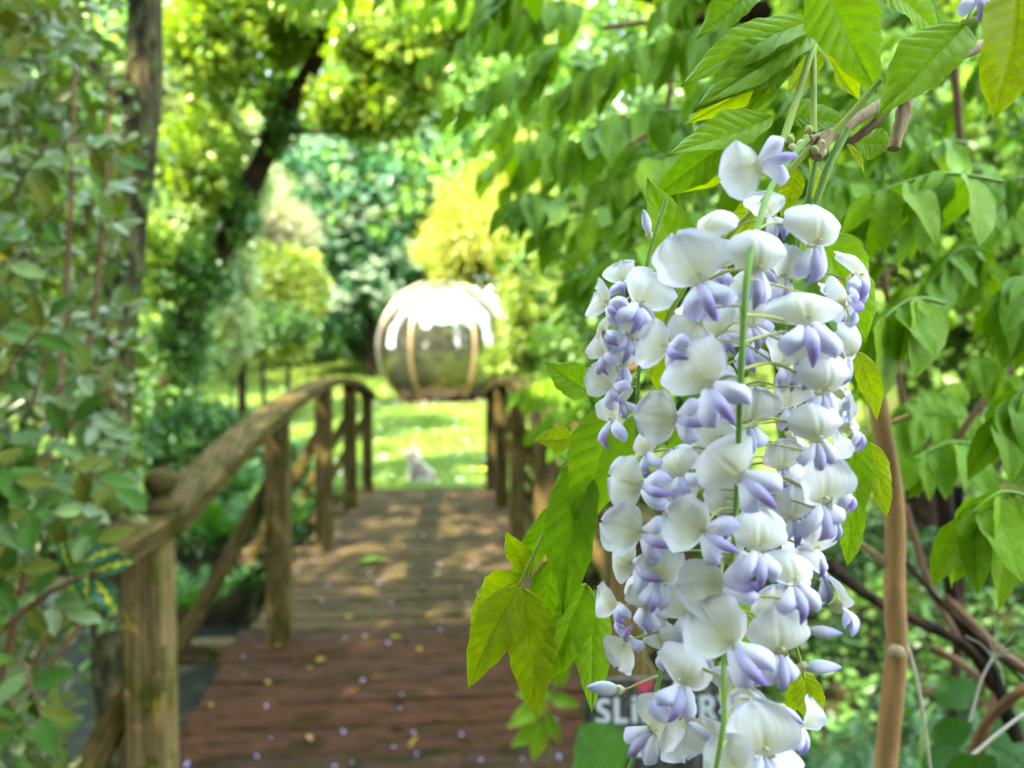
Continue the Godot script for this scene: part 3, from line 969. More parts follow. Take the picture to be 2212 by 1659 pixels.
	tree("plumed_shrub", "pinkish beige plumed shrub in front of the dark green tree", p, 2.6, 0.06, M.bark_pale, [B(p, 560, 520, 16, 75, 70, 330), B(p, 590, 450, 16, 36, 60, 120), B(p, 640, 500, 16.2, 40, 55, 120), B(p, 520, 560, 15.8, 60, 60, 200)], 0.2, Color(0.36, 0.38, 0.24), Color(0.56, 0.53, 0.40), "needle")
	p = on(622, 15.0)
	tree("lime_tree", "small lime yellow tree with a pale stem at the lawn edge", p, 2.0, 0.06, M.bark_pale, [B(p, 590, 620, 15, 85, 60, 380), B(p, 640, 600, 15, 50, 60, 230), B(p, 520, 660, 15, 60, 45, 190), B(p, 500, 610, 15.2, 50, 50, 160), B(p, 600, 690, 14.8, 60, 40, 170), B(p, 660, 640, 15.4, 40, 70, 170), B(p, 560, 560, 15.4, 50, 40, 130), B(p, 590, 745, 14.6, 80, 26, 150)], 0.18, Color(0.33, 0.42, 0.05), Color(0.50, 0.55, 0.11), "leaf")
	p = on(500, 13.0)
	tree("low_shrub", "low dark green shrub under the lime yellow tree", p, 0.8, 0.04, M.bark_brown, [B(p, 500, 700, 13, 90, 55, 260), B(p, 430, 740, 12.6, 70, 60, 200), B(p, 620, 700, 14, 60, 40, 130)], 0.14, Color(0.06, 0.15, 0.03), Color(0.14, 0.26, 0.05), "leaf")
	# dark tree with white blossom in tiers
	p = on(800, 25.0)
	var dk := tree("blossom_tree", "dark blue green tree with tiers of white blossom behind the pod", p, 7.2, 0.16, M.bark_brown, [B(p, 800, 420, 25, 215, 150, 900), B(p, 700, 600, 25, 130, 110, 420), B(p, 880, 560, 25, 130, 130, 450), B(p, 640, 420, 25.6, 90, 130, 300), B(p, 940, 320, 25.5, 100, 100, 320)], 0.36, Color(0.04, 0.15, 0.065), Color(0.09, 0.24, 0.11), "broad")
	var fx := []
	var fc := []
	for e in [[700, 310, 70, 16], [770, 380, 110, 22], [640, 400, 50, 18], [820, 310, 60, 14], [900, 280, 60, 16], [880, 420, 70, 18], [730, 470, 80, 18], [810, 460, 60, 16], [680, 520, 70, 14], [900, 530, 60, 18], [780, 590, 70, 16], [850, 640, 60, 12], [720, 640, 50, 12], [950, 460, 40, 20], [600, 470, 50, 16], [850, 560, 60, 12]]:
		for k in int(e[2] * 0.45):
			var q := rel(p, float(e[0]) + rng.randfn() * float(e[2]) * 0.5, float(e[1]) + rng.randfn() * float(e[3]), 23.0 + rr(-0.5, 0.4))
			var s := rr(0.16, 0.34)
			fx.append(Transform3D(Basis(Vector3.UP, rr(0, TAU)).scaled(Vector3(s, s, s)), q))
			fc.append(Color(0.20, 0.33, 0.18).lerp(Color(0.46, 0.54, 0.38), rng.randf()))
	multi("blossom", clump("flower"), M.petal, fx, fc, dk)
	# golden shrub right of the pod and olive growth below it
	p = on(1110, 12.0)
	tree("golden_shrub", "golden yellow feathery shrub right of the pod", p, 3.1, 0.06, M.bark_brown, [B(p, 1090, 470, 12, 120, 110, 620), B(p, 1010, 520, 12.2, 90, 70, 330), B(p, 1130, 370, 12, 60, 70, 200), B(p, 1170, 560, 11.6, 110, 100, 420), B(p, 1170, 650, 11.8, 70, 80, 260), B(p, 960, 540, 12.6, 50, 36, 110)], 0.2, Color(0.30, 0.36, 0.035), Color(0.46, 0.49, 0.09), "needle")
	p = on(1150, 10.8)
	tree("olive_shrub", "olive green bushy shrub below the golden one, beside the right rail", p, 1.5, 0.05, M.bark_brown, [B(p, 1170, 690, 10.8, 75, 80, 440), B(p, 1150, 620, 11.4, 60, 70, 220), B(p, 1220, 620, 10.4, 110, 110, 420), B(p, 1110, 770, 11.0, 60, 30, 120)], 0.14, Color(0.14, 0.25, 0.03), Color(0.30, 0.38, 0.07), "leaf")
	# hedge and the trees that close the garden
	p = on(740, 30.0)
	tree("dark_hedge", "clipped dark green hedge at the far end of the lawn", p, 1.2, 0.05, M.bark_brown, [B(p, 740, 725, 30, 120, 60, 420, 1.2), B(p, 560, 735, 30, 90, 50, 240, 1.2), B(p, 900, 720, 30, 120, 60, 300, 1.2)], 0.3, Color(0.03, 0.10, 0.02), Color(0.06, 0.16, 0.03), "leaf")
	var far := [[130, 33, 13, "tall green tree closing the garden far left behind the bush", Color(0.10, 0.22, 0.03)], [380, 31, 14, "broad mid green tree behind the silvery tree", Color(0.16, 0.30, 0.05)], [620, 36, 17, "tall light green tree rising behind the dark blossom tree", Color(0.14, 0.28, 0.05)], [900, 38, 18, "tallest tree behind the pod, its crown out of the frame", Color(0.13, 0.27, 0.05)], [1010, 27, 17, "leafy tree filling the gap above the golden shrub", Color(0.15, 0.28, 0.05)], [1160, 34, 15, "bright green tree behind the golden shrub", Color(0.20, 0.33, 0.05)], [1450, 30, 14, "green tree hidden mostly behind the wisteria leaves", Color(0.11, 0.23, 0.04)], [1800, 30, 14, "green tree at the far right behind the brown stem", Color(0.12, 0.25, 0.04)], [2150, 28, 13, "sunlit tree at the far right edge behind the vine", Color(0.20, 0.30, 0.06)], [-200, 26, 12, "green tree beyond the left edge of the garden", Color(0.10, 0.2, 0.03)], [2500, 26, 12, "green tree beyond the right edge of the garden", Color(0.1, 0.2, 0.03)]]
	for e in far:
		p = on(e[0], e[1])
		var h: float = e[2]
		var bl := []
		for k in 9:
			bl.append([Vector3(rr(-0.24, 0.24) * h, h * rr(0.14, 1.0), rr(-0.15, 0.15) * h), Vector3(0.22, 0.16, 0.2) * h, 210])
		tree("garden_tree", e[3], p, h * 0.8, 0.25, M.bark_brown, bl, 0.5, e[4], (e[4] as Color) * 1.7, "leaf", Vector3.ZERO, null, -0.25)
	# garden behind the viewer, as the pod mirrors it
	for e in [[-9.5, 18.0, 29.0, "tall woodland tree far behind the viewer, leftmost of its row"], [-4.5, 17.0, 29.0, "tall woodland tree far behind the viewer, second of its row"], [0.5, 18.0, 29.0, "tall woodland tree far behind the viewer, third of its row"], [5.5, 17.0, 29.0, "tall woodland tree far behind the viewer, fourth of its row"], [11.0, 16.5, 29.0, "tall woodland tree far behind the viewer, rightmost of its row"], [-16.0, -14.0, 13.0, "woodland tree beside the lawn, far out to the left"], [-15.0, -23.0, 13.0, "woodland tree beside the lawn at its far left corner"], [12.0, -14.0, 14.0, "woodland tree beside the lawn, far out to the right"], [-20.0, 3.0, 17.0, "tree far out to the left of the bridge"], [-18.0, 9.5, 20.0, "woodland tree behind the viewer at the far left"], [-19.0, -6.0, 15.0, "woodland tree left of the ditch, far out of view"], [15.0, 2.0, 8.0, "tree far out to the right of the bridge"], [16.0, -6.0, 15.0, "woodland tree right of the ditch, far out of view"]]:
		p = Vector3(e[0], 0.05, e[1])
		var bl := []
		for k in 7: bl.append([Vector3(rr(-0.13, 0.13), lerpf(0.10, 0.93, k / 6.0), rr(-0.08, 0.08)) * float(e[2]), Vector3(0.15, 0.13, 0.12) * float(e[2]), 330])
		tree("garden_tree", e[3], p, float(e[2]) * 0.75, 0.18, M.bark_brown, bl, 0.95, Color(0.08, 0.18, 0.03), Color(0.18, 0.3, 0.05), "leaf", Vector3.ZERO, null, -0.25)
	# growth behind the wisteria at the right, partly in the sun
	p = on(1700, 4.2)
	tree("laurel_shrub", "dark leafy shrub behind the wisteria vine on the right bank", p, 2.6, 0.06, M.bark_brown, [B(p, 1500, 500, 4.4, 330, 330, 700), B(p, 1900, 450, 4.2, 380, 400, 760), B(p, 2250, 600, 4.0, 260, 420, 500), B(p, 1420, 850, 4.3, 180, 160, 240)], 0.13, Color(0.05, 0.14, 0.02), Color(0.16, 0.28, 0.05), "leaf", Vector3.ZERO, null, -0.1)
	p = on(1350, 6.8)
	tree("bank_shrub", "mid green shrub beyond the right rail of the bridge", p, 1.2, 0.05, M.bark_brown, [B(p, 1300, 800, 6.8, 150, 130, 420), B(p, 1500, 860, 6.4, 160, 140, 360), B(p, 1260, 960, 7.0, 110, 90, 200)], 0.12, Color(0.07, 0.18, 0.03), Color(0.17, 0.30, 0.05), "leaf")
	# ditch bank at the left: ferny growth seen between rail and posts
	p = on(430, 6.9)
	tree("bank_bush", "shaded green bush on the ditch bank behind the left rail", p, 0.6, 0.04, M.bark_brown, [B(p, 430, 930, 6.9, 110, 60, 260), B(p, 560, 1000, 6.6, 110, 60, 240), B(p, 480, 1080, 6.0, 130, 70, 280)], 0.10, Color(0.04, 0.13, 0.018), Color(0.075, 0.19, 0.03), "leaf", Vector3.ZERO, M.clump_gloss)
	for e in [[470, 1180, 4.7, 0.55, "large fern arching on the left ditch bank"], [620, 1150, 5.2, 0.45, "smaller fern near the second post of the left rail"], [430, 1330, 4.0, 0.4, "fern low in the dark ditch left of the boards"], [560, 1080, 5.9, 0.5, "fern on the far bank below the left rail"]]:
		fern(at(e[0], e[1], e[2]), e[3], e[4])
	# ground cover on both banks
	var xf := []
	var cl := []
	for k in 5200:
		var x := rr(-5.0, 4.5)
		var d := rr(0.6, 7.3)
		var lx: float = x + 0.115 + 0.09 * d
		if absf(lx) < 0.80: continue
		var y := ground_y(x, -d)
		if y < -0.3: continue
		if x > -1.9 and x < -0.3 and d < 2.6: continue
		var s := rr(0.06, 0.12)
		xf.append(Transform3D(Basis(Vector3.UP, rr(0, TAU)).scaled(Vector3(s, s, s)), Vector3(x, y + s * 0.4, -d)))
		cl.append(Color(0.05, 0.14, 0.018).lerp(Color(0.09, 0.20, 0.035), rng.randf()))
	tag(multi("ground_cover", clump("leaf"), M.clump, xf, cl), "low green ground cover along both ditch banks", "plants")
func fern(p: Vector3, size: float, label: String) -> void:
	var o := thing("fern", label, "fern", p)
	var m := MB.new()
	for k in 9:
		var f := k / 8.0
		for s: float in [-1.0, 1.0]:
			var l := 0.3 * (1.0 - f * 0.8) * minf(1, 0.5 + f * 3)
			var b := Vector3(0, f, -0.25 * f * f)
			m.poly([b, b + Vector3(s * l, 0.10 + l * 0.2, 0.02), b + Vector3(s * l * 0.5, 0.13, 0.01), b + Vector3(0, 0.085, 0)], Vector3.BACK)
	var sp: Array = spline([Vector3.ZERO, Vector3(0, 0.5, -0.06), Vector3(0, 1.02, -0.26)], 4)
	m.tube(sp, radii(0.012, 0.003, sp.size()), 5)
	var mesh := m.done()
	for k in 11:
		var a := TAU * k / 11.0 + rr(-0.2, 0.2)
		var dir := Vector3(cos(a), rr(0.7, 1.3), sin(a))
		mi("frond", mesh, M.lv_bank, o, Transform3D(look(dir, Vector3(-cos(a), 1.0, -sin(a))).scaled(Vector3.ONE * size * rr(0.8, 1.1)), Vector3.ZERO))

# ---------------------------------------------------------------- wisteria
var near_leaf := []
var mid_leaf := []
var low_leaf := []
func leaf_shapes() -> void:
	for e in [[0.21, 0.15, 0.18, 0.030, 0.015, 0.0], [0.24, 0.25, 0.05, 0.04, 0.017, 0.25], [0.18, 0.1, 0.30, 0.045, 0.012, -0.3], [0.23, 0.35, 0.12, 0.035, 0.018, 0.2], [0.20, 0.05, -0.12, 0.04, 0.014, -0.2], [0.17, 0.9, 0.1, 0.055, 0.010, 0.35]]:
		near_leaf.append(blade(e[0], 54, 20, e[1], e[2], e[3], e[4], rr(0, 6), false, e[5], rr(0.0, 0.15)).done())
	for k in 5:
		mid_leaf.append(blade(rr(0.20, 0.25), 16, 6, rr(0.1, 0.3), rr(0.0, 0.3), 0.03, 0.008, rr(0, 6), false, rr(-0.2, 0.2)))
	for k in 3:
		low_leaf.append(blade(rr(0.20, 0.25), 6, 2, rr(0.1, 0.3), rr(0.0, 0.3), 0.02, 0.0, rr(0, 6)))
# one leaflet from its base to its tip; width in picture units at the same depth; side: which way its face leans
func leaflet(parent: Node, e: Array) -> void:
	# e: [base x, y, depth, tip x, y, depth, width, shape, material, lean x, lean y]
	var a := at(e[0], e[1], e[2])
	var b := at(e[3], e[4], e[5])
	var l := a.distance_to(b)
	var w: float = 0.88 * e[6] * e[2] / FOCAL
	var nrm := Vector3(e[9] + rr(-0.12, 0.12), e[10] + rr(-0.1, 0.1), 1.0)
	var bs := look(b - a, nrm)
	var hw: Array = [0.21, 0.24, 0.18, 0.23, 0.20, 0.17]
	var sx: float = w / (2.0 * float(hw[e[7]]))
	mi("leaflet", near_leaf[e[7]], M[e[8]], parent, Transform3D(Basis(bs.x * sx, bs.y * l, bs.z * (sx * 0.6 + l * 0.4)), a))
func floret_meshes() -> void:
	# all in units of the banner's width; throat at the origin, +z the way it faces, +y towards the banner
	var white := Color(0.75, 0.74, 0.685)
	var lav := Color(0.53, 0.50, 0.80)
	var vio := Color(0.20, 0.06, 0.46)
	M.banner = []
	for k in 8:
		var ph: float = 0.4 + k * 1.37
		var turn: float = [0.55, 1.45, 0.35, 1.2, 0.8, 1.6, 0.3, 1.0][k]   # how far the banner bends back
		var side: float = [-0.55, 0.75, -0.35, 0.5, -0.7, 0.9, 0.2, -0.2][k]  # halves cupped forward (-) or folded back (+)
		var roll_: float = [0.05, 0.01, 0.07, 0.03, 0.03, 0.02, 0.05, 0.06][k]
		var skew: float = [0.08, -0.06, -0.10, 0.05, 0.12, -0.04, 0.0, -0.08][k]
		M.banner.append(petal(22, 26, func(a: float, s: float) -> Vector3:
			var r := clampf(a, 0.0, 1.0)
			var w := 0.5 * pow(maxf(0.0, 1.0 - pow(absf((r - 0.46) / 0.46), 2.2)), 0.55) if r < 0.46 else 0.5 * pow(maxf(0.0, 1.0 - pow((r - 0.46) / 0.545, 2.3)), 0.55)
			w = maxf(w, 0.035 * (1.0 - r)) * (1.0 + 0.05 * sin(r * 7.0 + ph + 2.0 * s) + 0.03 * sin(r * 17.0 + ph * 3.0 + s))
			var x := s * w + skew * (r - 0.4) * r
			var l := 0.80 * (r - 0.035 * exp(-pow(s / 0.22, 2.0)) * smoothstep(0.75, 1.0, r)) + 0.025 * sin(s * 4.0 + ph) * r * r
			var y := l * (sin(turn * r) / maxf(turn * r, 0.01))
			var z := 0.04 + 0.07 * sin(PI * r) * (0.4 if side < 0 else 1.0) - l * (1.0 - cos(turn * r)) / maxf(turn * r, 0.01)
			y -= maxf(side, 0.0) * 0.5 * x * x * (0.4 + r)
			z -= side * x * x * (1.0 + 0.5 * signf(s) * skew * 8.0)
			z -= 0.030 * exp(-pow(s / 0.055, 2.0)) * sin(PI * minf(1.0, r * 1.1)) * (0.5 + 0.5 * absf(sin(ph)))
			z += roll_ * (smoothstep(0.72, 1.0, absf(s)) * (0.6 + 0.4 * sin(ph + s)) + smoothstep(0.80, 1.0, r) * (0.5 + 0.5 * sin(ph * 2.0 + s * 3.0)))
			z += 0.045 * sin(s * 3.3 + ph) * r * r + 0.030 * sin(s * 8.0 + ph * 2.0) * smoothstep(0.5, 1.0, r) + 0.022 * sin(r * 13.0 + ph) * absf(s) * absf(s) + 0.05 * absf(s + 0.2 * sin(ph)) * r * (0.5 + 0.5 * sin(ph * 3.0)) + 0.020 * sin(r * 6.0 + ph * 2.0) * absf(s) + 0.0035 * sin(s * 30.0 + r * 3.0) * smoothstep(0.1, 0.4, r)
			return Vector3(x, y, z),
			func(a: float, s: float) -> Color:
				var c := white.lerp(Color(0.66, 0.645, 0.82), clampf(smoothstep(0.55, 1.0, a) * 0.45 + 0.40 * smoothstep(0.6, 1.0, absf(s)), 0, 1))
				c = c.lerp(Color(0.62, 0.60, 0.30), 0.85 * exp(-pow((a - 0.24) / 0.20, 2.0)) * exp(-pow(s / 0.5, 2.0)))
				c = c.lerp(Color(0.62, 0.61, 0.44), 0.4 * exp(-pow((a - 0.5) / 0.3, 2.0)) * exp(-pow(s / 0.35, 2.0)))
				var st := exp(-pow(sin(s * 16.0) * 2.2, 2.0)) * 0.07 * smoothstep(0.15, 0.5, a)
				return c.lerp(lav, st)))
	M.wing = []
	for k in 4:
		var ph: float = [0.2, 2.1, 4.0, 5.2][k]
		M.wing.append(petal(14, 12, func(a: float, s: float) -> Vector3:
			var w := 0.20 * pow(sin(PI * clampf(pow(a, 1.7) * 0.97 + 0.015, 0.0, 1.0)), 0.46)
			var y := -a * 0.52 + 0.03 * sin(a * 4.0 + ph)
			var z := 0.10 + 0.30 * sin(a * 2.1) - 0.16 * a * a
			var x := 0.07 + 0.07 * sin(a * 2.2) + s * w * 0.86
			z -= 1.5 * s * s * w * (0.5 if s < 0 else 0.9) * 0.55 - 0.02 * sin(s * 3.0 + ph) * a
			y += 0.05 * s * s * a - 0.05 * s * a
			return Vector3(x, y, z),
			func(a: float, s: float) -> Color:
				var c := Color(0.74, 0.725, 0.82).lerp(lav, smoothstep(0.10, 0.9, a) * 0.75)
				return c.lerp(vio, 0.30 * smoothstep(0.3, 1.0, -s) * smoothstep(0.35, 0.75, a) * (0.5 + 0.5 * sin(ph)))))
	M.keel = petal(12, 8, func(a: float, s: float) -> Vector3:
		var w := 0.10 * pow(sin(PI * clampf(a * 0.95 + 0.03, 0.0, 1.0)), 0.7)
		var th := s * 1.3
		return Vector3(sin(th) * w, -0.60 * a + 0.06 * sin(a * 3.0), 0.16 + 0.26 * sin(a * 2.2) + cos(th) * w * 1.1 - 0.1),
		func(a: float, s: float) -> Color: return Color(0.50, 0.47, 0.68).lerp(vio, 0.62 * smoothstep(0.35, 0.9, a)))
	# closed bud: a folded banner round the rest
	M.bud = petal(16, 16, func(a: float, s: float) -> Vector3:
		var th := s * PI
		var r := 0.21 * pow(sin(PI * clampf(pow(a, 0.8) * 0.96 + 0.02, 0.0, 1.0)), 0.75) * (1.0 + 0.10 * cos(th))
		return Vector3(sin(th) * r * 0.8, cos(th) * r + 0.06 * a * a, a * 0.95),
		func(a: float, s: float) -> Color:
			var c := Color(0.74, 0.73, 0.82).lerp(lav, smoothstep(0.35, 0.9, a) * (0.45 + 0.55 * absf(s)))
			return c.lerp(vio, 0.45 * smoothstep(0.75, 1.0, a) * absf(s)))
	var cal := MB.new()
	var p := PackedVector3Array()
	for i in 6:
		for j in 16:
			var a := TAU * (j % 15) / 15.0
			var f := i / 5.0
			var r := 0.035 + 0.105 * sin(f * 1.75)
			var tooth := (0.10 * maxf(0.0, cos(a * 5.0)) if i == 5 else 0.0)
			p.append(Vector3(cos(a) * r, sin(a) * r, -0.20 + 0.22 * f + tooth))
	cal.grid(p, 5, 15, PackedVector2Array(), PackedColorArray(), true)
	M.calyx_m = cal.done()
func axis_at(ax: Array, y: float) -> Vector3:          # point of a stalk at a height in the picture
	var best: Vector3 = ax[0]
	for q: Vector3 in ax:
		if absf(q.y - y) < absf(best.y - y): best = q
	return best
func floret(parent: Node3D, ax: Array, x: float, y: float, d: float, roll: float, yaw: float, pitch: float, w: float, closed := false) -> void:
	var f := Node3D.new()
	put(f, "floret", parent)
	var k := w * 0.88 * rr(0.86, 1.08) * d / FOCAL
	var b := Basis(Vector3.UP, deg_to_rad(yaw)) * Basis(Vector3.RIGHT, deg_to_rad(-pitch)) * Basis(Vector3.BACK, deg_to_rad(roll - 90.0))
	var o := at(x, y, d)
	f.transform = Transform3D(b.scaled(Vector3(k, k, k)), o)
	var v := rng.randi()
	if closed:
		mi("bud", M.bud, M.petal, f)
	else:
		mi("banner", M.banner[v % 8], M.petal, f, Transform3D(Basis(Vector3.RIGHT, rr(-0.12, 0.16)), Vector3.ZERO))
		var open := rr(-0.10, 0.45)
		mi("wing", M.wing[v % 4], M.petal, f, Transform3D(Basis(Vector3.UP, open * 0.4) * Basis(Vector3.BACK, open), Vector3(0.01, 0, 0)))
		mi("wing", M.wing[(v + 1) % 4], M.petal, f, Transform3D(Basis(Vector3.BACK, -open * rr(0.5, 1.2)) * Basis.from_scale(Vector3(-1, 1, 1)), Vector3(-0.01, 0, 0)))
		mi("keel", M.keel, M.petal, f)
	mi("calyx", M.calyx_m, M.calyx, f)
	var c := o - b.z * 0.19 * k
	var j := axis_at(ax, o.y + rr(0.002, 0.008))
	var inv := f.transform.affine_inverse()
	var mid := c.lerp(j, 0.5) - b.z * 0.004 + Vector3(0, 0.002, 0)
	mi("pedicel", tube_mesh([inv * c, inv * mid, inv * j], 0.030, 0.024, 7, 4), M.stem_pale, f)
func racemes() -> void:
	var pt := func(a: Array) -> Array:
		var r := []
		for e in a: r.append(at(e[0], e[1], e[2]))
		return spline(r, 8)
	var axA: Array = pt.call([[1745, 300, 0.285], [1668, 400, 0.272], [1620, 560, 0.247], [1605, 720, 0.243], [1598, 880, 0.247], [1592, 1060, 0.264], [1582, 1220, 0.262], [1566, 1400, 0.268], [1564, 1475, 0.252], [1563, 1560, 0.245], [1540, 1700, 0.246]])
	var A := thing("wisteria_raceme", "long hanging wisteria flower in front, white banners and lilac keels", "flower", axA[0], "wisteria flowers hanging in the foreground")
	A.position = Vector3.ZERO
	var m := MB.new()
	m.tube(axA, radii(0.0011, 0.00085, axA.size()), 10)
	mi("flower_stalk", m.done(), M.rachis, A)
	var L := [
		[1640, 358, 0, 195, 10, 0, 158], [1528, 512, 0, 75, -50, 0, 140], [1662, 470, 12, 110, 10, 0, 110], [1758, 528, 0, 92, 15, -35, 150],
		[1512, 612, -6, 112, -15, 0, 172], [1632, 585, -8, 92, 4, -32, 140], [1508, 690, 2, 235, 0, 0, 118], [1742, 705, -8, 92, -5, 6, 176],
		[1822, 655, 2, 25, 55, 0, 118], [1446, 755, 0, 160, -40, 0, 125], [1622, 705, 14, 95, 10, -10, 112], [1534, 838, -10, 128, -15, 0, 172],
		[1826, 768, 0, 70, 40, -38, 140], [1462, 905, 0, 172, -20, 0, 135], [1616, 912, -2, 92, 5, -35, 142], [1776, 845, -4, 92, 10, -38, 150],
		[1764, 950, -6, 96, 10, -32, 150], [1832, 925, 2, 62, 60, 0, 112], [1602, 1030, -8, 138, -10, 0, 160], [1474, 1028, 2, 118, -25, 0, 132],
		[1388, 1050, 0, 168, -22, 0, 128], [1772, 1082, -4, 96, 20, -34, 152], [1815, 1062, 4, 40, 60, 0, 105], [1386, 1152, -2, 160, -15, 0, 138],
		[1522, 1150, -8, 152, 0, 0, 158], [1636, 1188, -10, 90, 0, -6, 168], [1792, 1110, 0, 90, 50, -20, 122], [1462, 1090, 12, 100, -5, 0, 112],
		[1372, 1222, 0, 162, -20, 0, 122], [1422, 1255, -2, 78, -12, -10, 125], [1562, 1258, -6, 190, 0, 0, 156], [1712, 1262, -8, 92, 10, 0, 156],
		[1335, 1312, 2, 150, -50, 0, 100], [1402, 1312, 6, 95, -25, -20, 120], [1584, 1395, -10, 140, -5, 0, 172], [1358, 1385, 2, 238, -40, 0, 108],
		[1472, 1478, -4, 62, 0, 0, 146], [1682, 1405, -6, 92, 0, -30, 160], [1812, 1312, 2, 92, 78, 0, 116], [1506, 1398, 8, 100, -10, 0, 110],
		[1650, 1628, -8, 96, 0, -8, 165], [1592, 1668, -12, 120, -5, 0, 130], [1700, 1690, -4, 80, 25, 0, 140], [1738, 780, -2, 92, 0, -40, 120],
		[1690, 1010, 14, 90, 0, -20, 112], [1545, 960, 12, 95, -10, -15, 108], [1700, 880, 12, 92, 15, -10, 110], [1560, 720, 10, 120, -20, 0, 112],
		[1655, 1330, 10, 90, 10, -20, 110], [1760, 1190, 8, 85, 30, -10, 112], [1620, 1480, 6, 250, 5, 0, 112], [1440, 1180, 10, 110, -30, 0, 108],
		[1560, 1110, 12, 95, 0, 0, 108], [1690, 790, 12, 90, 20, 0, 106], [1800, 990, 8, 75, 45, -10, 108], [1480, 1330, 8, 100, -20, -10, 112], [1560, 580, 14, 100, -20, 0, 100], [1640, 1420, 4, 80, 15, -15, 118], [1545, 1620, 0, 120, -20, -5, 120], [1730, 1570, 4, 70, 40, -20, 112], [1610, 1560, 6, 100, 0, -25, 110], [1440, 1400, 8, 110, -35, -10, 104], [1770, 1240, 6, 80, 45, -15, 112], [1400, 980, 8, 120, -40, -10, 108], [1650, 1100, 8, 85, 10, -30, 112], [1520, 760, 8, 130, -20, -20, 108], [1820, 850, 8, 70, 55, -10, 104], [1690, 600, 6, 90, 20, -25, 108], [1580, 1500, 6, 70, 15, -10, 108], [1710, 1120, 10, 92, 10, -10, 110]]
	for e in L:
		var off := (float(e[0]) - 1595.0) / 300.0
		floret(A, axA, e[0], e[1], 0.262 + 0.014 * off * off + float(e[2]) * 0.0012, float(e[3]) + rr(-6, 6), float(e[4]) + rr(-5, 5), e[5], e[6])
	for e in [[1745, 1362, 0.27, 0, 70, 0, 78], [1738, 1440, 0.268, 20, 80, 0, 88], [1690, 1528, 0.266, -30, 60, -30, 60], [1482, 1562, 0.262, -25, 60, -20, 100], [1640, 1530, 0.27, 260, 10, -60, 70]]:
		floret(A, axA, e[0], e[1], e[2], e[3], e[4], e[5], e[6], true)
	var axB: Array = pt.call([[1762, 350, 0.295], [1735, 480, 0.296], [1712, 600, 0.298], [1692, 740, 0.300], [1690, 900, 0.302], [1688, 1060, 0.303], [1672, 1230, 0.302]])
	var Bq := thing("wisteria_raceme", "second wisteria flower half hidden behind the front one", "flower", Vector3.ZERO, "wisteria flowers hanging in the foreground")
	m = MB.new()
	m.tube(axB, radii(0.0011, 0.0008, axB.size()), 9)
	mi("flower_stalk", m.done(), M.rachis, Bq)
	for k in 24:
		var f := (k + 0.5) / 24.0
		var s := 1.0 if k % 2 else -1.0
		floret(Bq, axB, 1700 + s * rr(20, 150) - f * 20, 560 + f * 680, 0.300 + rr(-0.006, 0.010), 92 - s * rr(0, 45), s * rr(5, 60), rr(-30, 5), rr(104, 128))
	var axC: Array = pt.call([[1462, 1180, 0.292], [1438, 1330, 0.29], [1425, 1460, 0.288], [1395, 1560, 0.286], [1352, 1680, 0.286]])
	var C := thing("wisteria_raceme", "slim side flower at lower left with a closed lilac bud", "flower", Vector3.ZERO, "wisteria flowers hanging in the foreground")
	m = MB.new()
	m.tube(axC, radii(0.0009, 0.0007, axC.size()), 9)
	mi("flower_stalk", m.done(), M.rachis, C)
	floret(C, axC, 1336, 1490, 0.284, 90, -78, 6, 96, true)
	for e in [[1412, 1578, 0.282, 55, -45, -5, 140], [1458, 1550, 0.280, 285, 5, 10, 130], [1395, 1300, 0.287, 120, -30, -10, 110]]:
		floret(C, axC, e[0], e[1], e[2], e[3], e[4], e[5], e[6])
	var axD: Array = pt.call([[1440, 430, 0.30], [1400, 560, 0.30], [1390, 680, 0.298], [1380, 800, 0.298], [1375, 950, 0.30]])
	var D := thing("wisteria_raceme", "short wisteria flower at upper left beside the big leaf", "flower", Vector3.ZERO, "wisteria flowers hanging in the foreground")
	m = MB.new()
	m.tube(axD, radii(0.0009, 0.0007, axD.size()), 9)
	mi("flower_stalk", m.done(), M.rachis, D)
	for e in [[1345, 612, 0.294, 105, -20, 20, 86], [1318, 660, 0.292, 150, -38, 0, 118], [1376, 662, 0.290, 62, 20, 0, 124], [1312, 722, 0.292, 150, -40, 0, 100], [1308, 768, 0.293, 120, -50, -10, 98], [1358, 728, 0.291, 70, 10, -10, 110], [1322, 838, 0.292, 140, -30, 0, 112], [1330, 912, 0.292, 100, -58, 0, 108], [1345, 868, 0.294, 110, -20, -10, 84], [1345, 790, 0.296, 90, 10, -20, 96]]:
		floret(D, axD, e[0], e[1], e[2], e[3], e[4], e[5], e[6])
	floret(D, axD, 1402, 505, 0.298, 95, -40, 60, 62, true)
	var pe := thing("wisteria_raceme", "lilac flower tip cut by the top right corner of the view", "flower", Vector3.ZERO, "wisteria flowers hanging in the foreground")
	var axE: Array = pt.call([[2140, -60, 0.30], [2110, 0, 0.30], [2080, 60, 0.30]])
	m = MB.new()
	m.tube(axE, radii(0.0009, 0.0006, axE.size()), 8)
	mi("flower_stalk", m.done(), M.rachis, pe)
	floret(pe, axE, 2100, -10, 0.296, 95, 0, -10, 110)
	floret(pe, axE, 2130, -60, 0.298, 80, 30, -10, 120)
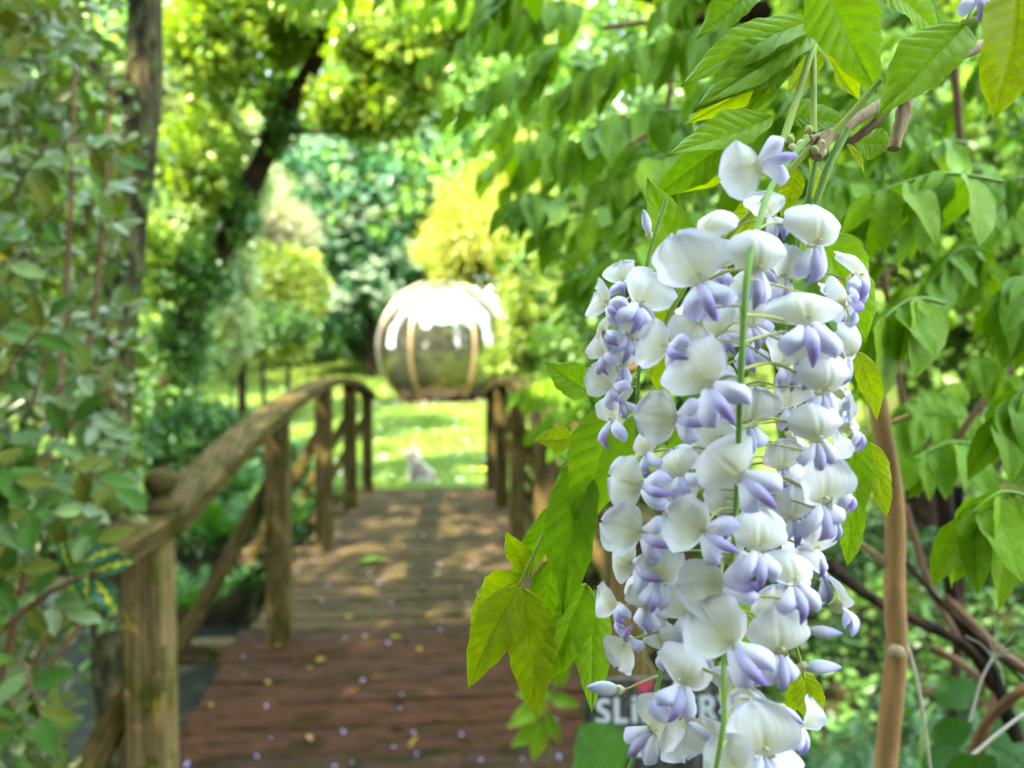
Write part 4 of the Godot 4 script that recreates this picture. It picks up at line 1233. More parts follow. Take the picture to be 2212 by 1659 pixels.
func shoot() -> void:
	var o := thing("wisteria_shoot", "fresh wisteria shoot with bright young leaves from which the flowers hang", "vine", Vector3.ZERO)
	var tw := func(called: String, a: Array, r0: float, r1: float, mat: Material, lump := 0.0) -> void:
		var p := []
		for e in a: p.append(at(e[0], e[1], e[2]))
		mi(called, tube_mesh(p, r0, r1, 9, 7, lump), mat, o)
	tw.call("petiole", [[1768, 60, 0.33], [1735, 170, 0.318], [1690, 310, 0.30]], 0.0014, 0.0016, M.stem)
	tw.call("petiole", [[1757, 90, 0.33], [1758, 170, 0.32], [1757, 290, 0.305]], 0.0011, 0.0014, M.stem)
	tw.call("petiole", [[1900, 175, 0.295], [1840, 245, 0.295], [1790, 295, 0.295], [1740, 305, 0.295]], 0.0012, 0.0017, M.stem)
	tw.call("petiole", [[1752, 318, 0.288], [1690, 385, 0.288], [1630, 450, 0.29], [1560, 525, 0.30], [1480, 620, 0.31], [1340, 880, 0.318]], 0.0013, 0.0009, M.stem)
	tw.call("petiole", [[2330, -25, 0.31], [2200, 15, 0.30], [2080, 50, 0.295]], 0.0016, 0.0013, M.stem)
	tw.call("petiole", [[1300, 890, 0.32], [1245, 1000, 0.325], [1180, 1140, 0.325], [1120, 1268, 0.322]], 0.0009, 0.0008, M.stem)
	tw.call("petiole", [[1690, 760, 0.32], [1780, 850, 0.33], [1850, 945, 0.335]], 0.0009, 0.0008, M.stem)
	tw.call("petiole", [[1690, 1330, 0.32], [1720, 1400, 0.33], [1738, 1465, 0.33]], 0.0008, 0.0007, M.stem)
	tw.call("twig", [[2040, 130, 0.35], [1960, 195, 0.335], [1880, 240, 0.32], [1800, 290, 0.305], [1745, 305, 0.292]], 0.0026, 0.0022, M.twig_dry, 0.15)
	tw.call("twig", [[1830, 280, 0.30], [1790, 360, 0.295], [1760, 440, 0.294], [1740, 470, 0.295]], 0.0016, 0.0013, M.rachis)
	tw.call("twig_stub", [[1960, 195, 0.333], [1950, 250, 0.33], [1930, 322, 0.328]], 0.0030, 0.0026, M.twig_dry, 0.2)
	tw.call("twig_stub", [[1940, 205, 0.325], [1890, 265, 0.32], [1838, 305, 0.318]], 0.0019, 0.0016, M.twig_dark, 0.2)
	tw.call("twig_stub", [[1790, 290, 0.292], [1765, 340, 0.288]], 0.0025, 0.0021, M.twig_dry, 0.2)
	tw.call("twig", [[2040, 130, 0.35], [2140, 90, 0.37], [2330, 10, 0.40]], 0.0027, 0.003, M.twig_dry, 0.15)
	# fuzzy bud scars at the node
	for k in 16:
		var s := SphereMesh.new()
		s.radius = rr(0.0009, 0.0018)
		s.height = s.radius * 2.4
		s.radial_segments = 8
		s.rings = 5
		mi("bud_scale", s, [M.calyx, M.stem_pale, M.rachis][k % 3], o, Transform3D(Basis(rv(), 1.0), at(rr(1690, 1790), rr(278, 330), rr(0.284, 0.296))))
	var Ls := [
		# left cluster
		[1275, 850, 0.322, 1188, 776, 0.318, 92, 3, "lv_fresh", -0.2, 0.3], [1238, 945, 0.322, 1155, 952, 0.318, 62, 1, "lv_yellow", -0.1, 0.2],
		[1340, 868, 0.305, 1243, 1168, 0.303, 165, 0, "lv_fresh", 0.1, 0.25], [1250, 990, 0.312, 1203, 1340, 0.309, 132, 3, "lv_mid", -0.15, 0.3],
		[1190, 1095, 0.328, 1118, 1300, 0.328, 78, 2, "lv_mid", 0.3, 0.1], [1142, 1245, 0.325, 1100, 1140, 0.325, 64, 4, "lv_yellow", -0.3, 0.2],
		[1128, 1246, 0.324, 1000, 1335, 0.330, 80, 5, "lv_yellow", 0.1, 0.8], [1120, 1268, 0.315, 992, 1490, 0.309, 116, 0, "lv_yellow", -0.2, 0.2],
		[1128, 1270, 0.318, 1166, 1556, 0.310, 128, 1, "lv_yellow", 0.1, 0.15], [1268, 1262, 0.32, 1172, 1492, 0.318, 118, 3, "lv_fresh", 0.3, 0.2],
		[1288, 1275, 0.327, 1262, 1530, 0.325, 104, 4, "lv_fresh", -0.1, 0.1], [1190, 1210, 0.33, 1160, 1420, 0.333, 90, 1, "lv_fresh", 0.0, 0.1],
		# behind the flowers
		[1500, 610, 0.318, 1396, 385, 0.312, 128, 1, "lv_fresh", -0.2, 0.1], [1400, 620, 0.312, 1450, 880, 0.312, 110, 0, "lv_yellow", 0.2, 0.1],
		[1770, 500, 0.33, 1888, 740, 0.33, 160, 3, "lv_fresh", 0.2, 0.2], [1850, 760, 0.325, 1916, 908, 0.32, 58, 2, "lv_yellow", -0.5, 0.1],
		[1850, 930, 0.33, 1852, 1152, 0.326, 84, 0, "lv_fresh", -0.2, 0.1], [1862, 950, 0.333, 1897, 1142, 0.33, 66, 2, "lv_fresh", 0.2, 0.1], [1876, 955, 0.336, 1924, 1118, 0.333, 66, 1, "lv_yellow", 0.3, 0.1],
		[1735, 1450, 0.335, 1772, 1598, 0.330, 78, 0, "lv_yellow", 0.1, 0.1], [1728, 1450, 0.337, 1708, 1572, 0.335, 46, 2, "lv_yellow", -0.4, 0.1], [1840, 1080, 0.345, 1832, 1225, 0.342, 66, 3, "lv_fresh", 0, 0.1],
		[1560, 620, 0.33, 1470, 800, 0.335, 100, 0, "lv_mid", 0.1, 0.1], [1640, 430, 0.33, 1560, 560, 0.335, 80, 1, "lv_yellow", 0.1, 0.1], [1600, 1260, 0.335, 1620, 1420, 0.335, 90, 3, "lv_fresh", 0, 0.1], [1480, 900, 0.33, 1500, 1080, 0.33, 110, 1, "lv_fresh", 0, 0.2], [1740, 1090, 0.335, 1760, 1270, 0.335, 90, 0, "lv_fresh", 0, 0.2],
		# top fan
		[1752, 42, 0.322, 1470, 135, 0.315, 132, 0, "lv_fresh", 0.1, 0.55], [1756, 66, 0.322, 1498, 205, 0.312, 128, 3, "lv_fresh", -0.1, 0.45], [1752, 74, 0.325, 1500, 238, 0.315, 110, 1, "lv_mid", 0.1, 0.3],
		[1752, 82, 0.330, 1510, 262, 0.325, 90, 2, "lv_yellow", 0.2, 0.2], [1668, 250, 0.312, 1443, 330, 0.306, 118, 1, "lv_fresh", 0.1, 0.5], [1690, 246, 0.326, 1850, 262, 0.330, 92, 3, "lv_mid", 0.0, 0.4],
		[1712, 118, 0.326, 1610, 235, 0.322, 62, 2, "lv_fresh", -0.7, 0.2], [1770, 110, 0.335, 1690, 200, 0.335, 80, 4, "lv_yellow", 0.0, 0.2], [1780, 110, 0.335, 1860, 215, 0.335, 74, 5, "lv_yellow", 0.2, 0.2],
		[1775, -60, 0.300, 1905, 190, 0.300, 175, 0, "lv_fresh", -0.2, 0.3], [2085, 52, 0.288, 1888, 222, 0.285, 158, 3, "lv_fresh", -0.2, 0.45], [2205, -30, 0.285, 2168, 250, 0.283, 190, 1, "lv_yellow", 0.1, 0.2],
		[1580, 300, 0.325, 1415, 432, 0.328, 108, 0, "lv_mid", 0.3, -0.3], [1600, 300, 0.33, 1480, 450, 0.335, 90, 2, "lv_yellow", 0.3, -0.3], [1750, 340, 0.325, 1800, 470, 0.33, 62, 2, "lv_yellow", 0.4, 0.2], [1720, 360, 0.33, 1690, 470, 0.33, 60, 1, "lv_yellow", -0.2, 0.1],
		[1850, 300, 0.335, 1925, 330, 0.335, 100, 4, "lv_fresh", 0.0, 0.4], [1830, 310, 0.325, 1885, 368, 0.322, 24, 2, "lv_yellow", 0.1, 0.2], [1900, -40, 0.33, 2040, 60, 0.335, 130, 1, "lv_fresh", 0.1, 0.4], [1640, -30, 0.33, 1500, 60, 0.33, 110, 3, "lv_mid", 0.0, 0.4]]
	for e in Ls: leaflet(o, e)
# a pinnate leaf: stalk from a to b, leaflets hanging from it
func pinnate(o: Node3D, a: Vector3, b: Vector3, sag: float, pairs: int, ln: float, mats: Array, single: bool, droop := 1.0) -> void:
	var m0 := a.lerp(b, 0.5) + Vector3(0, sag, 0)
	var pts := spline([a, m0, b], 6)
	var r := (b - a).normalized()
	var lf := MB.new()
	lf.tube(pts, radii(0.0016, 0.0009, pts.size()), 6)
	var holder: Node3D
	if single: holder = mi("leaf_stalk", lf.done(), M.rachis, o)
	var all := MB.new()
	if not single: all = lf
	for i in range(pairs * 2 + 1):
		var f := 0.16 + 0.82 * float(i / 2 + 1) / (pairs + 1)
		var s := 1.0 if i % 2 else -1.0
		if i == pairs * 2: f = 1.0
		var k: int = mini(int(f * (pts.size() - 1)), pts.size() - 2)
		var q: Vector3 = (pts[k] as Vector3).lerp(pts[k + 1], f * (pts.size() - 1) - k)
		var t: Vector3 = (pts[k + 1] - pts[k]).normalized()
		var side := t.cross(Vector3.UP).normalized() * s
		var dir := side * rr(0.2, 0.75) + Vector3.DOWN * droop * rr(0.55, 1.1) + t * rr(0.0, 0.6) + rv() * 0.16
		if i == pairs * 2: dir = t + Vector3.DOWN * 0.9 * droop
		var nrm := (side * 0.7 + Vector3.UP * 0.6 + Vector3(0, 0, 0.5) + rv() * 0.55)
		var l := ln * rr(0.68, 1.15) * (0.75 + 0.35 * sin(PI * f))
		var x := Transform3D(look(dir, nrm).scaled_local(Vector3.ONE * l) if false else look(dir, nrm) * Basis.from_scale(Vector3.ONE * l), q)
		if single: mi("leaflet", M.mid_mesh[rng.randi() % 5], M[mats[rng.randi() % mats.size()]], holder, x)
		else: all.add(mid_leaf[rng.randi() % 5] if ln * FOCAL > 60.0 * absf(q.z) else low_leaf[rng.randi() % 3], x)
	if not single: mi("pinnate_leaf", all.done(), M[mats[rng.randi() % mats.size()]], o)
func vines() -> void:
	M.mid_mesh = mid_leaf.map(func(q): return q.done())
	var o := thing("wisteria_vine", "wisteria vine with drooping pinnate leaves filling the right side", "vine", Vector3.ZERO)
	var dark := ["lv_old", "lv_mid"]
	var mid := ["lv_mid", "lv_mid", "lv_old"]
	var fresh := ["lv_mid", "lv_fresh", "lv_mid"]
	var own := [
		[2165, 392, 0.56, 1885, 420, 0.55, 0.01, 5, 0.062, fresh], [2040, 655, 0.54, 1895, 700, 0.52, 0.01, 4, 0.060, fresh], [2230, 1075, 0.50, 2090, 1120, 0.50, 0.01, 4, 0.064, fresh],
		[2130, 965, 0.74, 1975, 990, 0.72, 0.01, 4, 0.062, mid], [2260, 850, 0.55, 2160, 900, 0.55, 0.01, 4, 0.060, mid], [2260, 600, 0.55, 2170, 650, 0.56, 0.01, 4, 0.060, mid],
		[1710, 60, 0.86, 1340, 118, 0.86, 0.015, 7, 0.062, mid], [1720, 170, 0.80, 1520, 190, 0.82, 0.01, 5, 0.06, mid], [1500, 240, 0.86, 1175, 340, 0.86, 0.02, 7, 0.062, dark],
		[1560, 320, 0.82, 1310, 390, 0.84, 0.01, 5, 0.062, mid], [1580, 480, 0.8, 1330, 560, 0.8, 0.01, 5, 0.06, fresh], [1420, 440, 0.95, 1170, 500, 0.95, 0.01, 5, 0.062, mid],
		[1260, 140, 1.15, 980, 230, 1.15, 0.02, 6, 0.062, mid], [1250, 250, 1.2, 1100, 400, 1.2, 0.02, 5, 0.065, dark], [2090, 310, 0.72, 1990, 350, 0.72, 0.01, 4, 0.055, dark]]
	for e in own: pinnate(o, at(e[0], e[1], e[2]), at(e[3], e[4], e[5]), e[6], e[7], e[8], e[9], true)
	for k in 190:
		var x := rr(1180, 2330)
		var y := rr(-120, 820)
		if x < 1500 and rng.randf() < 0.5: continue
		if x < 1420 and y > 600: y = rr(450, 640) if rng.randf() < 0.5 else rr(-60, 500)
		if x > 1950 and y > 700: y = rr(700, 1050)
		var d := rr(0.85, 1.75)
		var s := -1.0 if rng.randf() < 0.75 else 1.0
		var dx := rr(90, 230) / d * 0.9
		pinnate(o, at(x, y, d), at(x + s * dx, y + rr(0, 90), d + rr(-0.08, 0.08)), rr(0.01, 0.03), 5 + rng.randi() % 3, rr(0.05, 0.065), [dark, mid, dark, mid, fresh][k % 5], false)
	for e in [[2212, 390, 2050, 470, 1870, 640, 1.5], [2300, 690, 2130, 860, 2040, 1000, 1.0], [2060, 130, 2075, 330, 2070, 480, 1.1], [1900, 560, 1930, 720, 1950, 900, 1.3], [1700, -60, 1560, 20, 1300, 60, 1.3], [1450, 150, 1430, 260, 1330, 330, 1.4]]:
		mi("vine_stem", tube_mesh([at(e[0], e[1], e[6]), at(e[2], e[3], e[6]), at(e[4], e[5], e[6])], 0.006, 0.004, 8, 6, 0.1), M.twig_dark, o)
	mi("vine_stem", tube_mesh([at(1360, -70, 1.7), at(1500, -5, 1.65), at(1640, 20, 1.6), at(1800, 20, 1.6)], 0.045, 0.05, 12, 6, 0.12), M.bark_brown, o)
	# a second vine hangs over the middle of the view and the right handrail
	o = thing("wisteria_vine", "wisteria leaves hanging in from above over the middle of the bridge", "vine", Vector3.ZERO)
	for e in [[1010, -40, 1.0, 640, 10, 1.05], [900, -70, 1.1, 620, -30, 1.1], [1220, 60, 1.35, 930, 120, 1.35], [1120, 10, 1.5, 860, 40, 1.5], [1300, 30, 1.2, 1080, 60, 1.2], [1330, 180, 1.4, 1040, 300, 1.4], [1180, 300, 1.6, 1040, 380, 1.6], [1270, -40, 1.4, 960, -30, 1.4]]:
		pinnate(o, at(e[0], e[1], e[2]), at(e[3], e[4], e[5]), 0.03, 6, 0.068, mid if rng.randf() < 0.6 else fresh, false)
	mi("vine_stem", tube_mesh([at(1500, -160, 1.5), at(1200, -60, 1.4), at(900, -80, 1.2), at(600, -90, 1.1)], 0.008, 0.005, 8, 6, 0.1), M.twig_dark, o)
	o = thing("wisteria_vine", "wisteria leaves draped over the right handrail of the footbridge", "vine", Vector3.ZERO)
	for e in [[1260, 815, 2.7, 1110, 850, 2.9], [1300, 850, 2.4, 1160, 860, 2.5], [1260, 880, 2.5, 1150, 930, 2.6], [1340, 930, 2.2, 1200, 960, 2.3], [1330, 820, 2.6, 1190, 830, 2.7]]:
		pinnate(o, at(e[0], e[1], e[2]), at(e[3], e[4], e[5]), 0.03, 6, 0.09, mid, false)
	mi("vine_stem", tube_mesh([at(1420, 780, 2.2), at(1300, 810, 2.5), at(1150, 840, 3.0)], 0.008, 0.005, 8, 6, 0.1), M.twig_dark, o)

# ---------------------------------------------------------------- left bush
func bush() -> void:
	var o := thing("oleaster_bush", "oleaster bush with small silvery green and yellow leaves at the left edge", "shrub", Vector3.ZERO)
	var shapes := []
	for k in 4: shapes.append(blade(0.235, 12, 6, rr(0.15, 0.35), rr(0.05, 0.25), 0.02, 0.004, rr(0, 6), true, rr(-0.2, 0.2)).done())
	var sites := []
	var stems := MB.new()
	var edge := func(y: float) -> float:                # right limit of the bush by height in the picture
		if y < 250: return 230.0
		if y < 520: return 265.0
		if y < 620: return 255.0
		if y < 1150: return 285.0
		if y < 1330: return 250.0
		return 225.0
	for k in 150:
		var y := rr(-60, 1720)
		var x: float = rr(-160, 1.0) if rng.randf() < 0.25 else rr(-40, 1.0 * float(edge.call(y)))
		var d := rr(0.95, 1.75) if x < 150 else rr(1.1, 1.5)
		var a := at(x, y, d)
		var dir := (Vector3(rr(0.1, 0.9), rr(-0.35, 0.5), rr(-0.2, 0.6))).normalized()
		var n := 5 + rng.randi() % 4
		var ln := rr(0.07, 0.13)
		var a0 := a - dir * ln
		if y > 1360 and x > 130: continue
		if y < 1150 or x < 120:
			stems.tube([a0 - dir * 0.05 - Vector3(0, 0.03, 0), a0, a], [0.0028, 0.0018, 0.001], 5)
		for i in n:
			var f := (i + 1.0) / n
			var ph := i * 2.4 + rr(-0.4, 0.4)
			var side := look(dir, Vector3.UP) * Vector3(cos(ph), 0.55, sin(ph))
			if i == n - 1: side = dir
			sites.append([a0.lerp(a, f), side, d, y])
	sites.sort_custom(func(p, q): return p[2] < q[2])
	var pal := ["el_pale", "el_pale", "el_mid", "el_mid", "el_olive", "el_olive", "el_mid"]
	var rest := MB.new()
	var low := blade(0.235, 5, 2, 0.25, 0.15, 0.0, 0.0, 1.0, true)
	var xf := []
	var cl := []
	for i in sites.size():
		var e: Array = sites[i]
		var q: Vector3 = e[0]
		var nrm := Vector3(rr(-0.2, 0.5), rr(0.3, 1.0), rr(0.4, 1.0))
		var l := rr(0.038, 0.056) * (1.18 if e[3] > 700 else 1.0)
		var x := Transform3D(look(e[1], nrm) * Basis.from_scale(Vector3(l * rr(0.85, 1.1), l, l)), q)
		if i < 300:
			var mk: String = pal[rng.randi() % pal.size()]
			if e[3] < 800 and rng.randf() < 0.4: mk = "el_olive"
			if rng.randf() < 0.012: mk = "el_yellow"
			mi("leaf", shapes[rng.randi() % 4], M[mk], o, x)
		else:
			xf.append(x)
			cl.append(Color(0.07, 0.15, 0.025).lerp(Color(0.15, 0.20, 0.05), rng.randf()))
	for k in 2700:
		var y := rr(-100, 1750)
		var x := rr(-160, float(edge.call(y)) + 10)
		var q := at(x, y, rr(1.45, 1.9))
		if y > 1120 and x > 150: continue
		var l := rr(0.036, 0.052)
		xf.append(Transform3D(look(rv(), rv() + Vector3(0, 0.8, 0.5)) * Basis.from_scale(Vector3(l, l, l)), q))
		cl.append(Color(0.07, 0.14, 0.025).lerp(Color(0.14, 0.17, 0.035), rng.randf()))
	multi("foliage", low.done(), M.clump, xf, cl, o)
	mi("twigs", stems.done(), M.twig_dark, o).set_meta("kind", "stuff")
	for e in [[[-60, 1750, 1.4], [40, 1300, 1.35], [120, 900, 1.4], [150, 500, 1.45], [160, 100, 1.5]], [[-100, 1700, 1.5], [60, 1450, 1.45], [180, 1250, 1.4]], [[120, 900, 1.4], [200, 700, 1.45], [240, 200, 1.5]], [[-80, 1500, 1.3], [60, 1480, 1.3], [190, 1330, 1.32]]]:
		var p := []
		for q in e: p.append(at(q[0], q[1], q[2]))
		mi("branch", tube_mesh(p, 0.007, 0.004, 8, 6, 0.12), M.twig_dark, o)
	# a sprig of variegated evergreen pokes out low down
	var v := thing("variegated_sprig", "variegated evergreen sprig with yellow splashed leaves beside the near post", "plant", Vector3.ZERO)
	var vt := noise(0.02, 3, 61)
	var vm := leafm(1, 1, 1, 0.25, 0.5)
	vm.albedo_color = Color.WHITE
	vm.albedo_texture = tex(64, 128, func(u, f):
		var s := absf(u - 0.5) + 0.10 * vt.get_noise_2d(u * 160, f * 300)
		return (Color(0.66, 0.66, 0.16) if s < 0.12 + 0.25 * vt.get_noise_2d(u * 300 + 400, f * 260) else Color(0.18, 0.34, 0.22)))
	var sh := blade(0.24, 14, 6, 0.25, 0.2, 0.04, 0.0, 2.0, true).done()
	for e in [[180, 1215, 265, 1170, 0, 0.5], [200, 1235, 300, 1200, 0.2, 0.6], [190, 1230, 175, 1330, -0.2, 0.3], [205, 1250, 265, 1345, 0.3, 0.4], [-10, 1560, 50, 1610, 0, 0.5], [10, 1600, -30, 1660, 0, 0.5], [150, 1225, 120, 1160, 0, 0.4]]:
		var a := at(e[0], e[1], 1.06)
		var b := at(e[2], e[3], 1.04)
		mi("leaf", sh, vm, v, Transform3D(look(b - a, Vector3(e[4], e[5], 1)) * Basis.from_scale(Vector3.ONE * a.distance_to(b) * 0.78), a))
	mi("stem", tube_mesh([at(-60, 1420, 1.1), at(90, 1290, 1.08), at(205, 1235, 1.06)], 0.005, 0.003, 7, 6), M.twig_dark, v)

# ---------------------------------------------------------------- lower right: sign, stems, undergrowth
func corner() -> void:
	var o := thing("warning_sign", "dark grey board painted SLIPPERY WHEN WET in white by the bridge foot", "sign", at(1452, 1790, 1.32))
	var bc := at(1452, 1600, 1.32) - o.position
	var bm := std(lin(0.20, 0.225, 0.225), 0.7)
	bm.albedo_texture = M.bark
	bm.uv1_triplanar = true
	bm.uv1_scale = Vector3(5, 5, 5)
	var turn := Basis(Vector3.UP, deg_to_rad(4)) * Basis(Vector3.RIGHT, deg_to_rad(-6))
	mi("board", boxm(Vector3(0.302, 0.215, 0.012), 0.002), bm, o, Transform3D(turn, bc))
	mi("stake", boxm(Vector3(0.03, 0.34, 0.02), 0.003), M.beam, o, Transform3D(turn, bc + turn * Vector3(0, -0.15, -0.018)))
	var font := SystemFont.new()
	font.font_names = PackedStringArray(["Droid Sans"])
	font.font_weight = 700
	var paint := std(lin(0.55, 0.57, 0.56), 0.6)
	for e in [["SLiPPERY", 0.054], ["WHEN WET", -0.002]]:
		var t := TextMesh.new()
		t.font = font
		t.text = e[0]
		t.font_size = 48
		t.pixel_size = 0.00118
		t.depth = 0.0012
		mi("lettering", t, paint, o, Transform3D(turn, bc + turn * Vector3(-0.012, e[1], 0.0068)))
	var red := MB.new()
	red.poly([Vector3(-0.016, 0.014, 0), Vector3(0.016, 0.014, 0), Vector3(0.012, 0.0, 0), Vector3(0, -0.014, 0), Vector3(-0.012, 0, 0)], Vector3.BACK)
	mi("red_mark", red.done(), std(lin(0.45, 0.05, 0.07), 0.6), o, Transform3D(turn, bc + turn * Vector3(-0.048, 0.091, 0.0072)))
	# brown upright stem with a knot
	o = thing("brown_stem", "upright smooth brown woody stem with a knot, right of the flowers", "stem", at(1925, 1760, 0.6))
	var pts := []
	for e in [[1890, 830], [1906, 930], [1926, 1040], [1934, 1150], [1932, 1280], [1937, 1400], [1926, 1520], [1914, 1640], [1900, 1780]]: pts.append(at(e[0], e[1], 0.6) - o.position)
	mi("stem", tube_mesh(pts, 0.0068, 0.0088, 14, 6, 0.03), M.twig, o)
	var kn := SphereMesh.new()
	kn.radius = 0.0062
	kn.height = 0.010
	mi("knot", kn, M.twig_dry, o, Transform3D(Basis(Vector3.RIGHT, 1.1), at(1937, 1408, 0.593) - o.position))
	mi("side_twig", tube_mesh([at(1915, 1215, 0.6) - o.position, at(1880, 1190, 0.605) - o.position, at(1835, 1155, 0.61) - o.position], 0.0032, 0.0022, 8, 5, 0.1), M.twig_dry, o)
	mi("side_twig", tube_mesh([at(1922, 915, 0.6) - o.position, at(1945, 905, 0.6) - o.position, at(1962, 897, 0.6) - o.position], 0.0022, 0.0016, 8, 5, 0.1), M.twig, o)
	# bare woody stems behind it
	o = thing("woody_shrub", "tangle of bare reddish brown woody stems at the lower right", "shrub", Vector3.ZERO)
	for e in [[[2035, 1040, 1.05], [2050, 1180, 1.05], [2062, 1310, 1.05], [2120, 1410, 1.04], [2150, 1480, 1.02], [2200, 1600, 1.0], 15], [[1790, 1220, 0.95], [1880, 1290, 0.98], [1990, 1345, 1.0], [2090, 1400, 1.02], [2150, 1490, 1.02], 11], [[1955, 1090, 1.15], [2000, 1240, 1.12], [2060, 1360, 1.08], [2110, 1410, 1.05], 7], [[1920, 1170, 1.0], [2040, 1310, 1.0], [2140, 1400, 1.0], [2240, 1500, 1.0], 5], [[2010, 1400, 1.1], [2070, 1430, 1.08], [2150, 1490, 1.03], 9], [[2070, 1050, 1.2], [2072, 1300, 1.2], [2060, 1560, 1.2], 12], [[2240, 1470, 0.95], [2160, 1530, 0.98], [2110, 1600, 1.0], [2090, 1720, 1.0], 9], [[2150, 1490, 1.02], [2130, 1580, 1.0], [2105, 1700, 1.0], 8], [[2040, 1290, 1.05], [2150, 1400, 1.02], [2250, 1470, 1.0], 12]]:
		var p := []
		for k in e.size() - 1: p.append(at(e[k][0], e[k][1], e[k][2]))
		mi("stem", tube_mesh(p, e[-1] * 0.0007, e[-1] * 0.0006, 9, 6, 0.12), [M.twig_dark, M.twig_dark, M.bark_brown][rng.randi() % 3], o)
	# dry stalks
	for e in [["dead pale stalk leaning right below the brown stem", [[1950, 1360, 0.66], [1985, 1490, 0.66], [2015, 1700, 0.66]], 0.0014, false], ["dead hogweed stalk with a spoked umbel among the woody stems", [[2095, 1560, 0.72], [2120, 1470, 0.72], [2146, 1420, 0.72]], 0.0012, true], ["thick grey dead stalk slanting up to the right edge", [[2080, 1650, 0.7], [2150, 1590, 0.7], [2240, 1520, 0.7]], 0.0016, false]]:
		var d := thing("dry_stalk", e[0], "stalk", Vector3.ZERO)
		var p := []
		for q in e[1]: p.append(at(q[0], q[1], q[2]))
		mi("stalk", tube_mesh(p, e[2], e[2] * 0.8, 8, 6, 0.05), M.straw, d)
		if e[3]:
			for q in [[2085, 1375], [2120, 1350], [2160, 1350], [2195, 1368], [2205, 1395], [2200, 1425], [2170, 1480], [2150, 1330]]:
				mi("spoke", tube_mesh([at(2146, 1420, 0.72), at((2146 + q[0]) * 0.5 + 4, (1420 + q[1]) * 0.5 - 6, 0.715), at(q[0], q[1], 0.71)], 0.0005, 0.0003, 6, 4), M.straw, d)
	# broad leaves of bank plants
	var broad := blade(0.36, 20, 10, 0.1, 0.15, 0.03, 0.012, 3.0, true)
	var bmesh := broad.done()
	for e in [["round dark green leaf in front of the warning sign", [[1330, 1690, 1.05], [1262, 1580, 1.02]], "lv_bank", 1.35], ["toothed fresh green leaf cut by the bottom edge", [[2040, 1700, 0.62], [2150, 1640, 0.6]], "lv_bank", 0.9], ["grey green leaf low beside the woody stems", [[2020, 1520, 1.1], [2110, 1470, 1.1]], "lv_bank", 0.9], ["dark leaf under the dead stalks", [[2010, 1600, 1.1], [2100, 1560, 1.08]], "lv_bank", 0.9], ["dark leaf at the foot of the brown stem", [[1990, 1660, 1.0], [2080, 1620, 1.0]], "lv_bank", 0.9], ["broad dark leaf at the bottom right corner", [[2120, 1600, 1.2], [2230, 1560, 1.2]], "lv_bank", 1.0], ["dull leaf low behind the flower tips", [[1680, 1600, 1.3], [1620, 1520, 1.3]], "lv_bank", 1.0]]:
		var a := at(e[1][0][0], e[1][0][1], e[1][0][2])
		var b := at(e[1][1][0], e[1][1][1], e[1][1][2])
		var l := a.distance_to(b)
		var pl := thing("broad_leaf_plant", e[0], "plant", a)
		mi("leaf", bmesh, M[e[2]], pl, Transform3D(look(b - a, Vector3(0, 0.6, 1)) * Basis.from_scale(Vector3(l * float(e[3]), l, l)), Vector3.ZERO))
		mi("leaf_stalk", tube_mesh([Vector3.ZERO, (a - b) * 0.3 + Vector3(0, -0.04, 0), (a - b) * 0.4 + Vector3(0, -0.25, 0)], 0.002, 0.002, 6, 5), M.rachis, pl)
	# seedling by the deck edge
	var sd := thing("ash_seedling", "small bright green seedling growing by the right edge of the boards", "plant", at(1190, 1640, 2.0))
	for e in [[1180, 1520, 1100, 1560], [1190, 1500, 1120, 1500], [1170, 1560, 1110, 1610], [1180, 1560, 1150, 1640], [1200, 1480, 1230, 1420], [1190, 1510, 1250, 1520], [1180, 1540, 1210, 1600], [1190, 1470, 1150, 1430]]:
		var a := at(e[0], e[1], 1.9) - sd.position
		var b := at(e[2], e[3], 1.88) - sd.position
		mi("leaf", M.mid_mesh[rng.randi() % 5], [M.lv_fresh, M.lv_mid][rng.randi() % 2], sd, Transform3D(look(b - a, Vector3(0, 0.7, 0.7)) * Basis.from_scale(Vector3.ONE * a.distance_to(b) * 1.1), a))
	mi("stem", tube_mesh([Vector3(0, -0.05, 0), at(1185, 1560, 1.9) - sd.position, at(1200, 1470, 1.9) - sd.position], 0.003, 0.002, 6, 5), M.stem, sd)
	# bedstraw, grass and seedlings of the bank: a mass nobody could count
	var wh := MB.new()
	for t in 4:
		for k in 7:
			var a := TAU * k / 7.0 + t
			var dir := Vector3(cos(a), 0.15, sin(a))
			var x := Transform3D(look(dir, Vector3.UP), Vector3(0.06 * sin(t * 2.0), t * 0.32, 0))
			var l := 0.42 - t * 0.06
			wh.poly([Vector3.ZERO, Vector3(0.05, l * 0.6, 0.02), Vector3(0, l, 0), Vector3(-0.05, l * 0.6, 0.02)], Vector3.BACK, x)
	wh.tube([Vector3(0, -0.5, 0), Vector3(0.04, 0.3, 0), Vector3(0, 1.0, 0)], [0.015], 4)
	var xf := []
	var cl := []
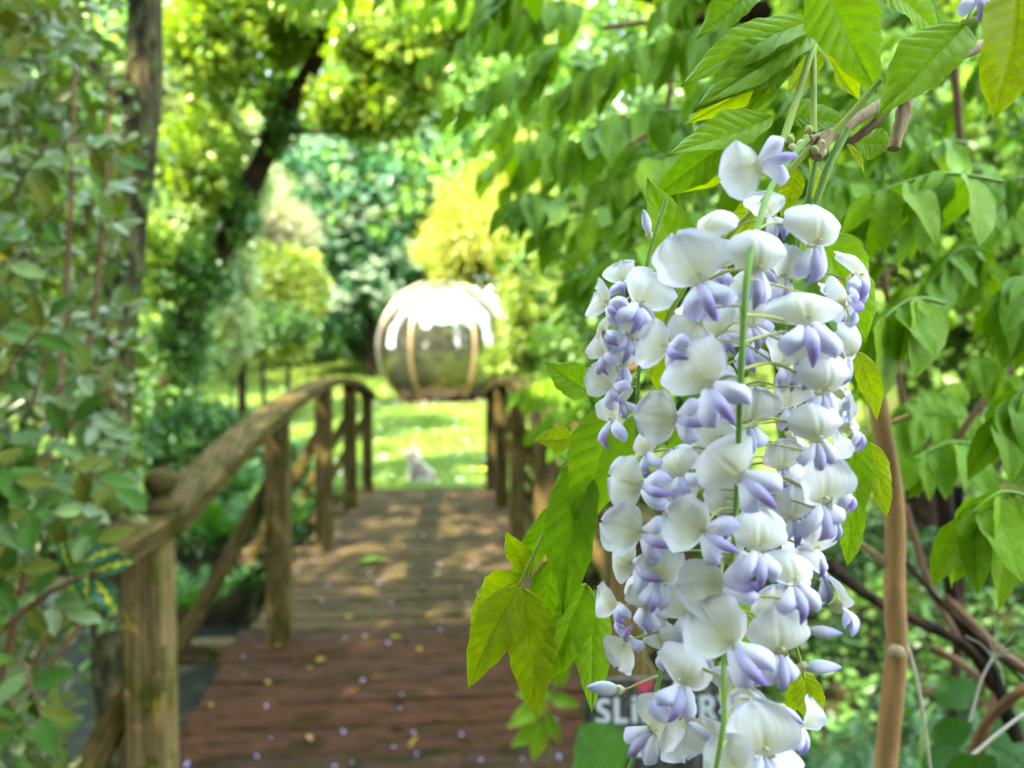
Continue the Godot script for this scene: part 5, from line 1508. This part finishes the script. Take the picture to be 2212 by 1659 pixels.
	for k in 2600:
		var d := rr(0.95, 2.6)
		var x := rr(0.16, 1.0) * d
		if x < 0.115 * 0 + 0.72 - 0.115 - 0.09 * d: continue
		var y := ground_y(x, -d) + rr(0.0, 0.30) * rr(0.2, 1.0)
		var s := rr(0.05, 0.09)
		xf.append(Transform3D((Basis(Vector3.UP, rr(0, TAU)) * Basis(Vector3.RIGHT, rr(-0.6, 0.6))).scaled(Vector3(s, s, s)), Vector3(x, y, -d)))
		cl.append(Color(0.05, 0.135, 0.035).lerp(Color(0.085, 0.19, 0.055), rng.randf()))
	tag(multi("undergrowth", wh.done(), M.clump, xf, cl), "whorled bedstraw and grasses on the bank at the lower right", "plants")
	var bl := MB.new()
	bl.poly([Vector3(-0.02, 0, 0), Vector3(0.02, 0, 0), Vector3(0.016, 0.5, 0.05), Vector3(-0.016, 0.5, 0.05)], Vector3.BACK)
	bl.poly([Vector3(0.016, 0.5, 0.05), Vector3(-0.016, 0.5, 0.05), Vector3(0, 1.0, 0.22)], Vector3.BACK)
	xf = []; cl = []
	for k in 1800:
		var d := rr(1.0, 2.6)
		var x := rr(0.12, 0.9) * d
		if x < 0.62 - 0.09 * d: continue
		var s := rr(0.10, 0.24)
		xf.append(Transform3D((Basis(Vector3.UP, rr(0, TAU)) * Basis(Vector3.RIGHT, rr(-0.3, 0.5))).scaled(Vector3(s * 0.7, s, s)), Vector3(x, ground_y(x, -d), -d)))
		cl.append(Color(0.07, 0.18, 0.03).lerp(Color(0.13, 0.25, 0.05), rng.randf()))
	tag(multi("bank_grass", bl.done(), M.grass, xf, cl), "thin shaded grass blades on the bank at the lower right", "grass")

func _ready() -> void:
	rng.seed = 20240521
	var t0 := Time.get_ticks_msec()
	stage()
	materials()
	print("materials ", Time.get_ticks_msec() - t0)
	ground()
	bridge()
	pod()
	print("built ", Time.get_ticks_msec() - t0)
	garden()
	print("garden ", Time.get_ticks_msec() - t0)
	leaf_shapes()
	floret_meshes()
	bush()
	vines()
	corner()
	shoot()
	racemes()
	print("plants ", Time.get_ticks_msec() - t0)
	cat()
	print("all ", Time.get_ticks_msec() - t0)
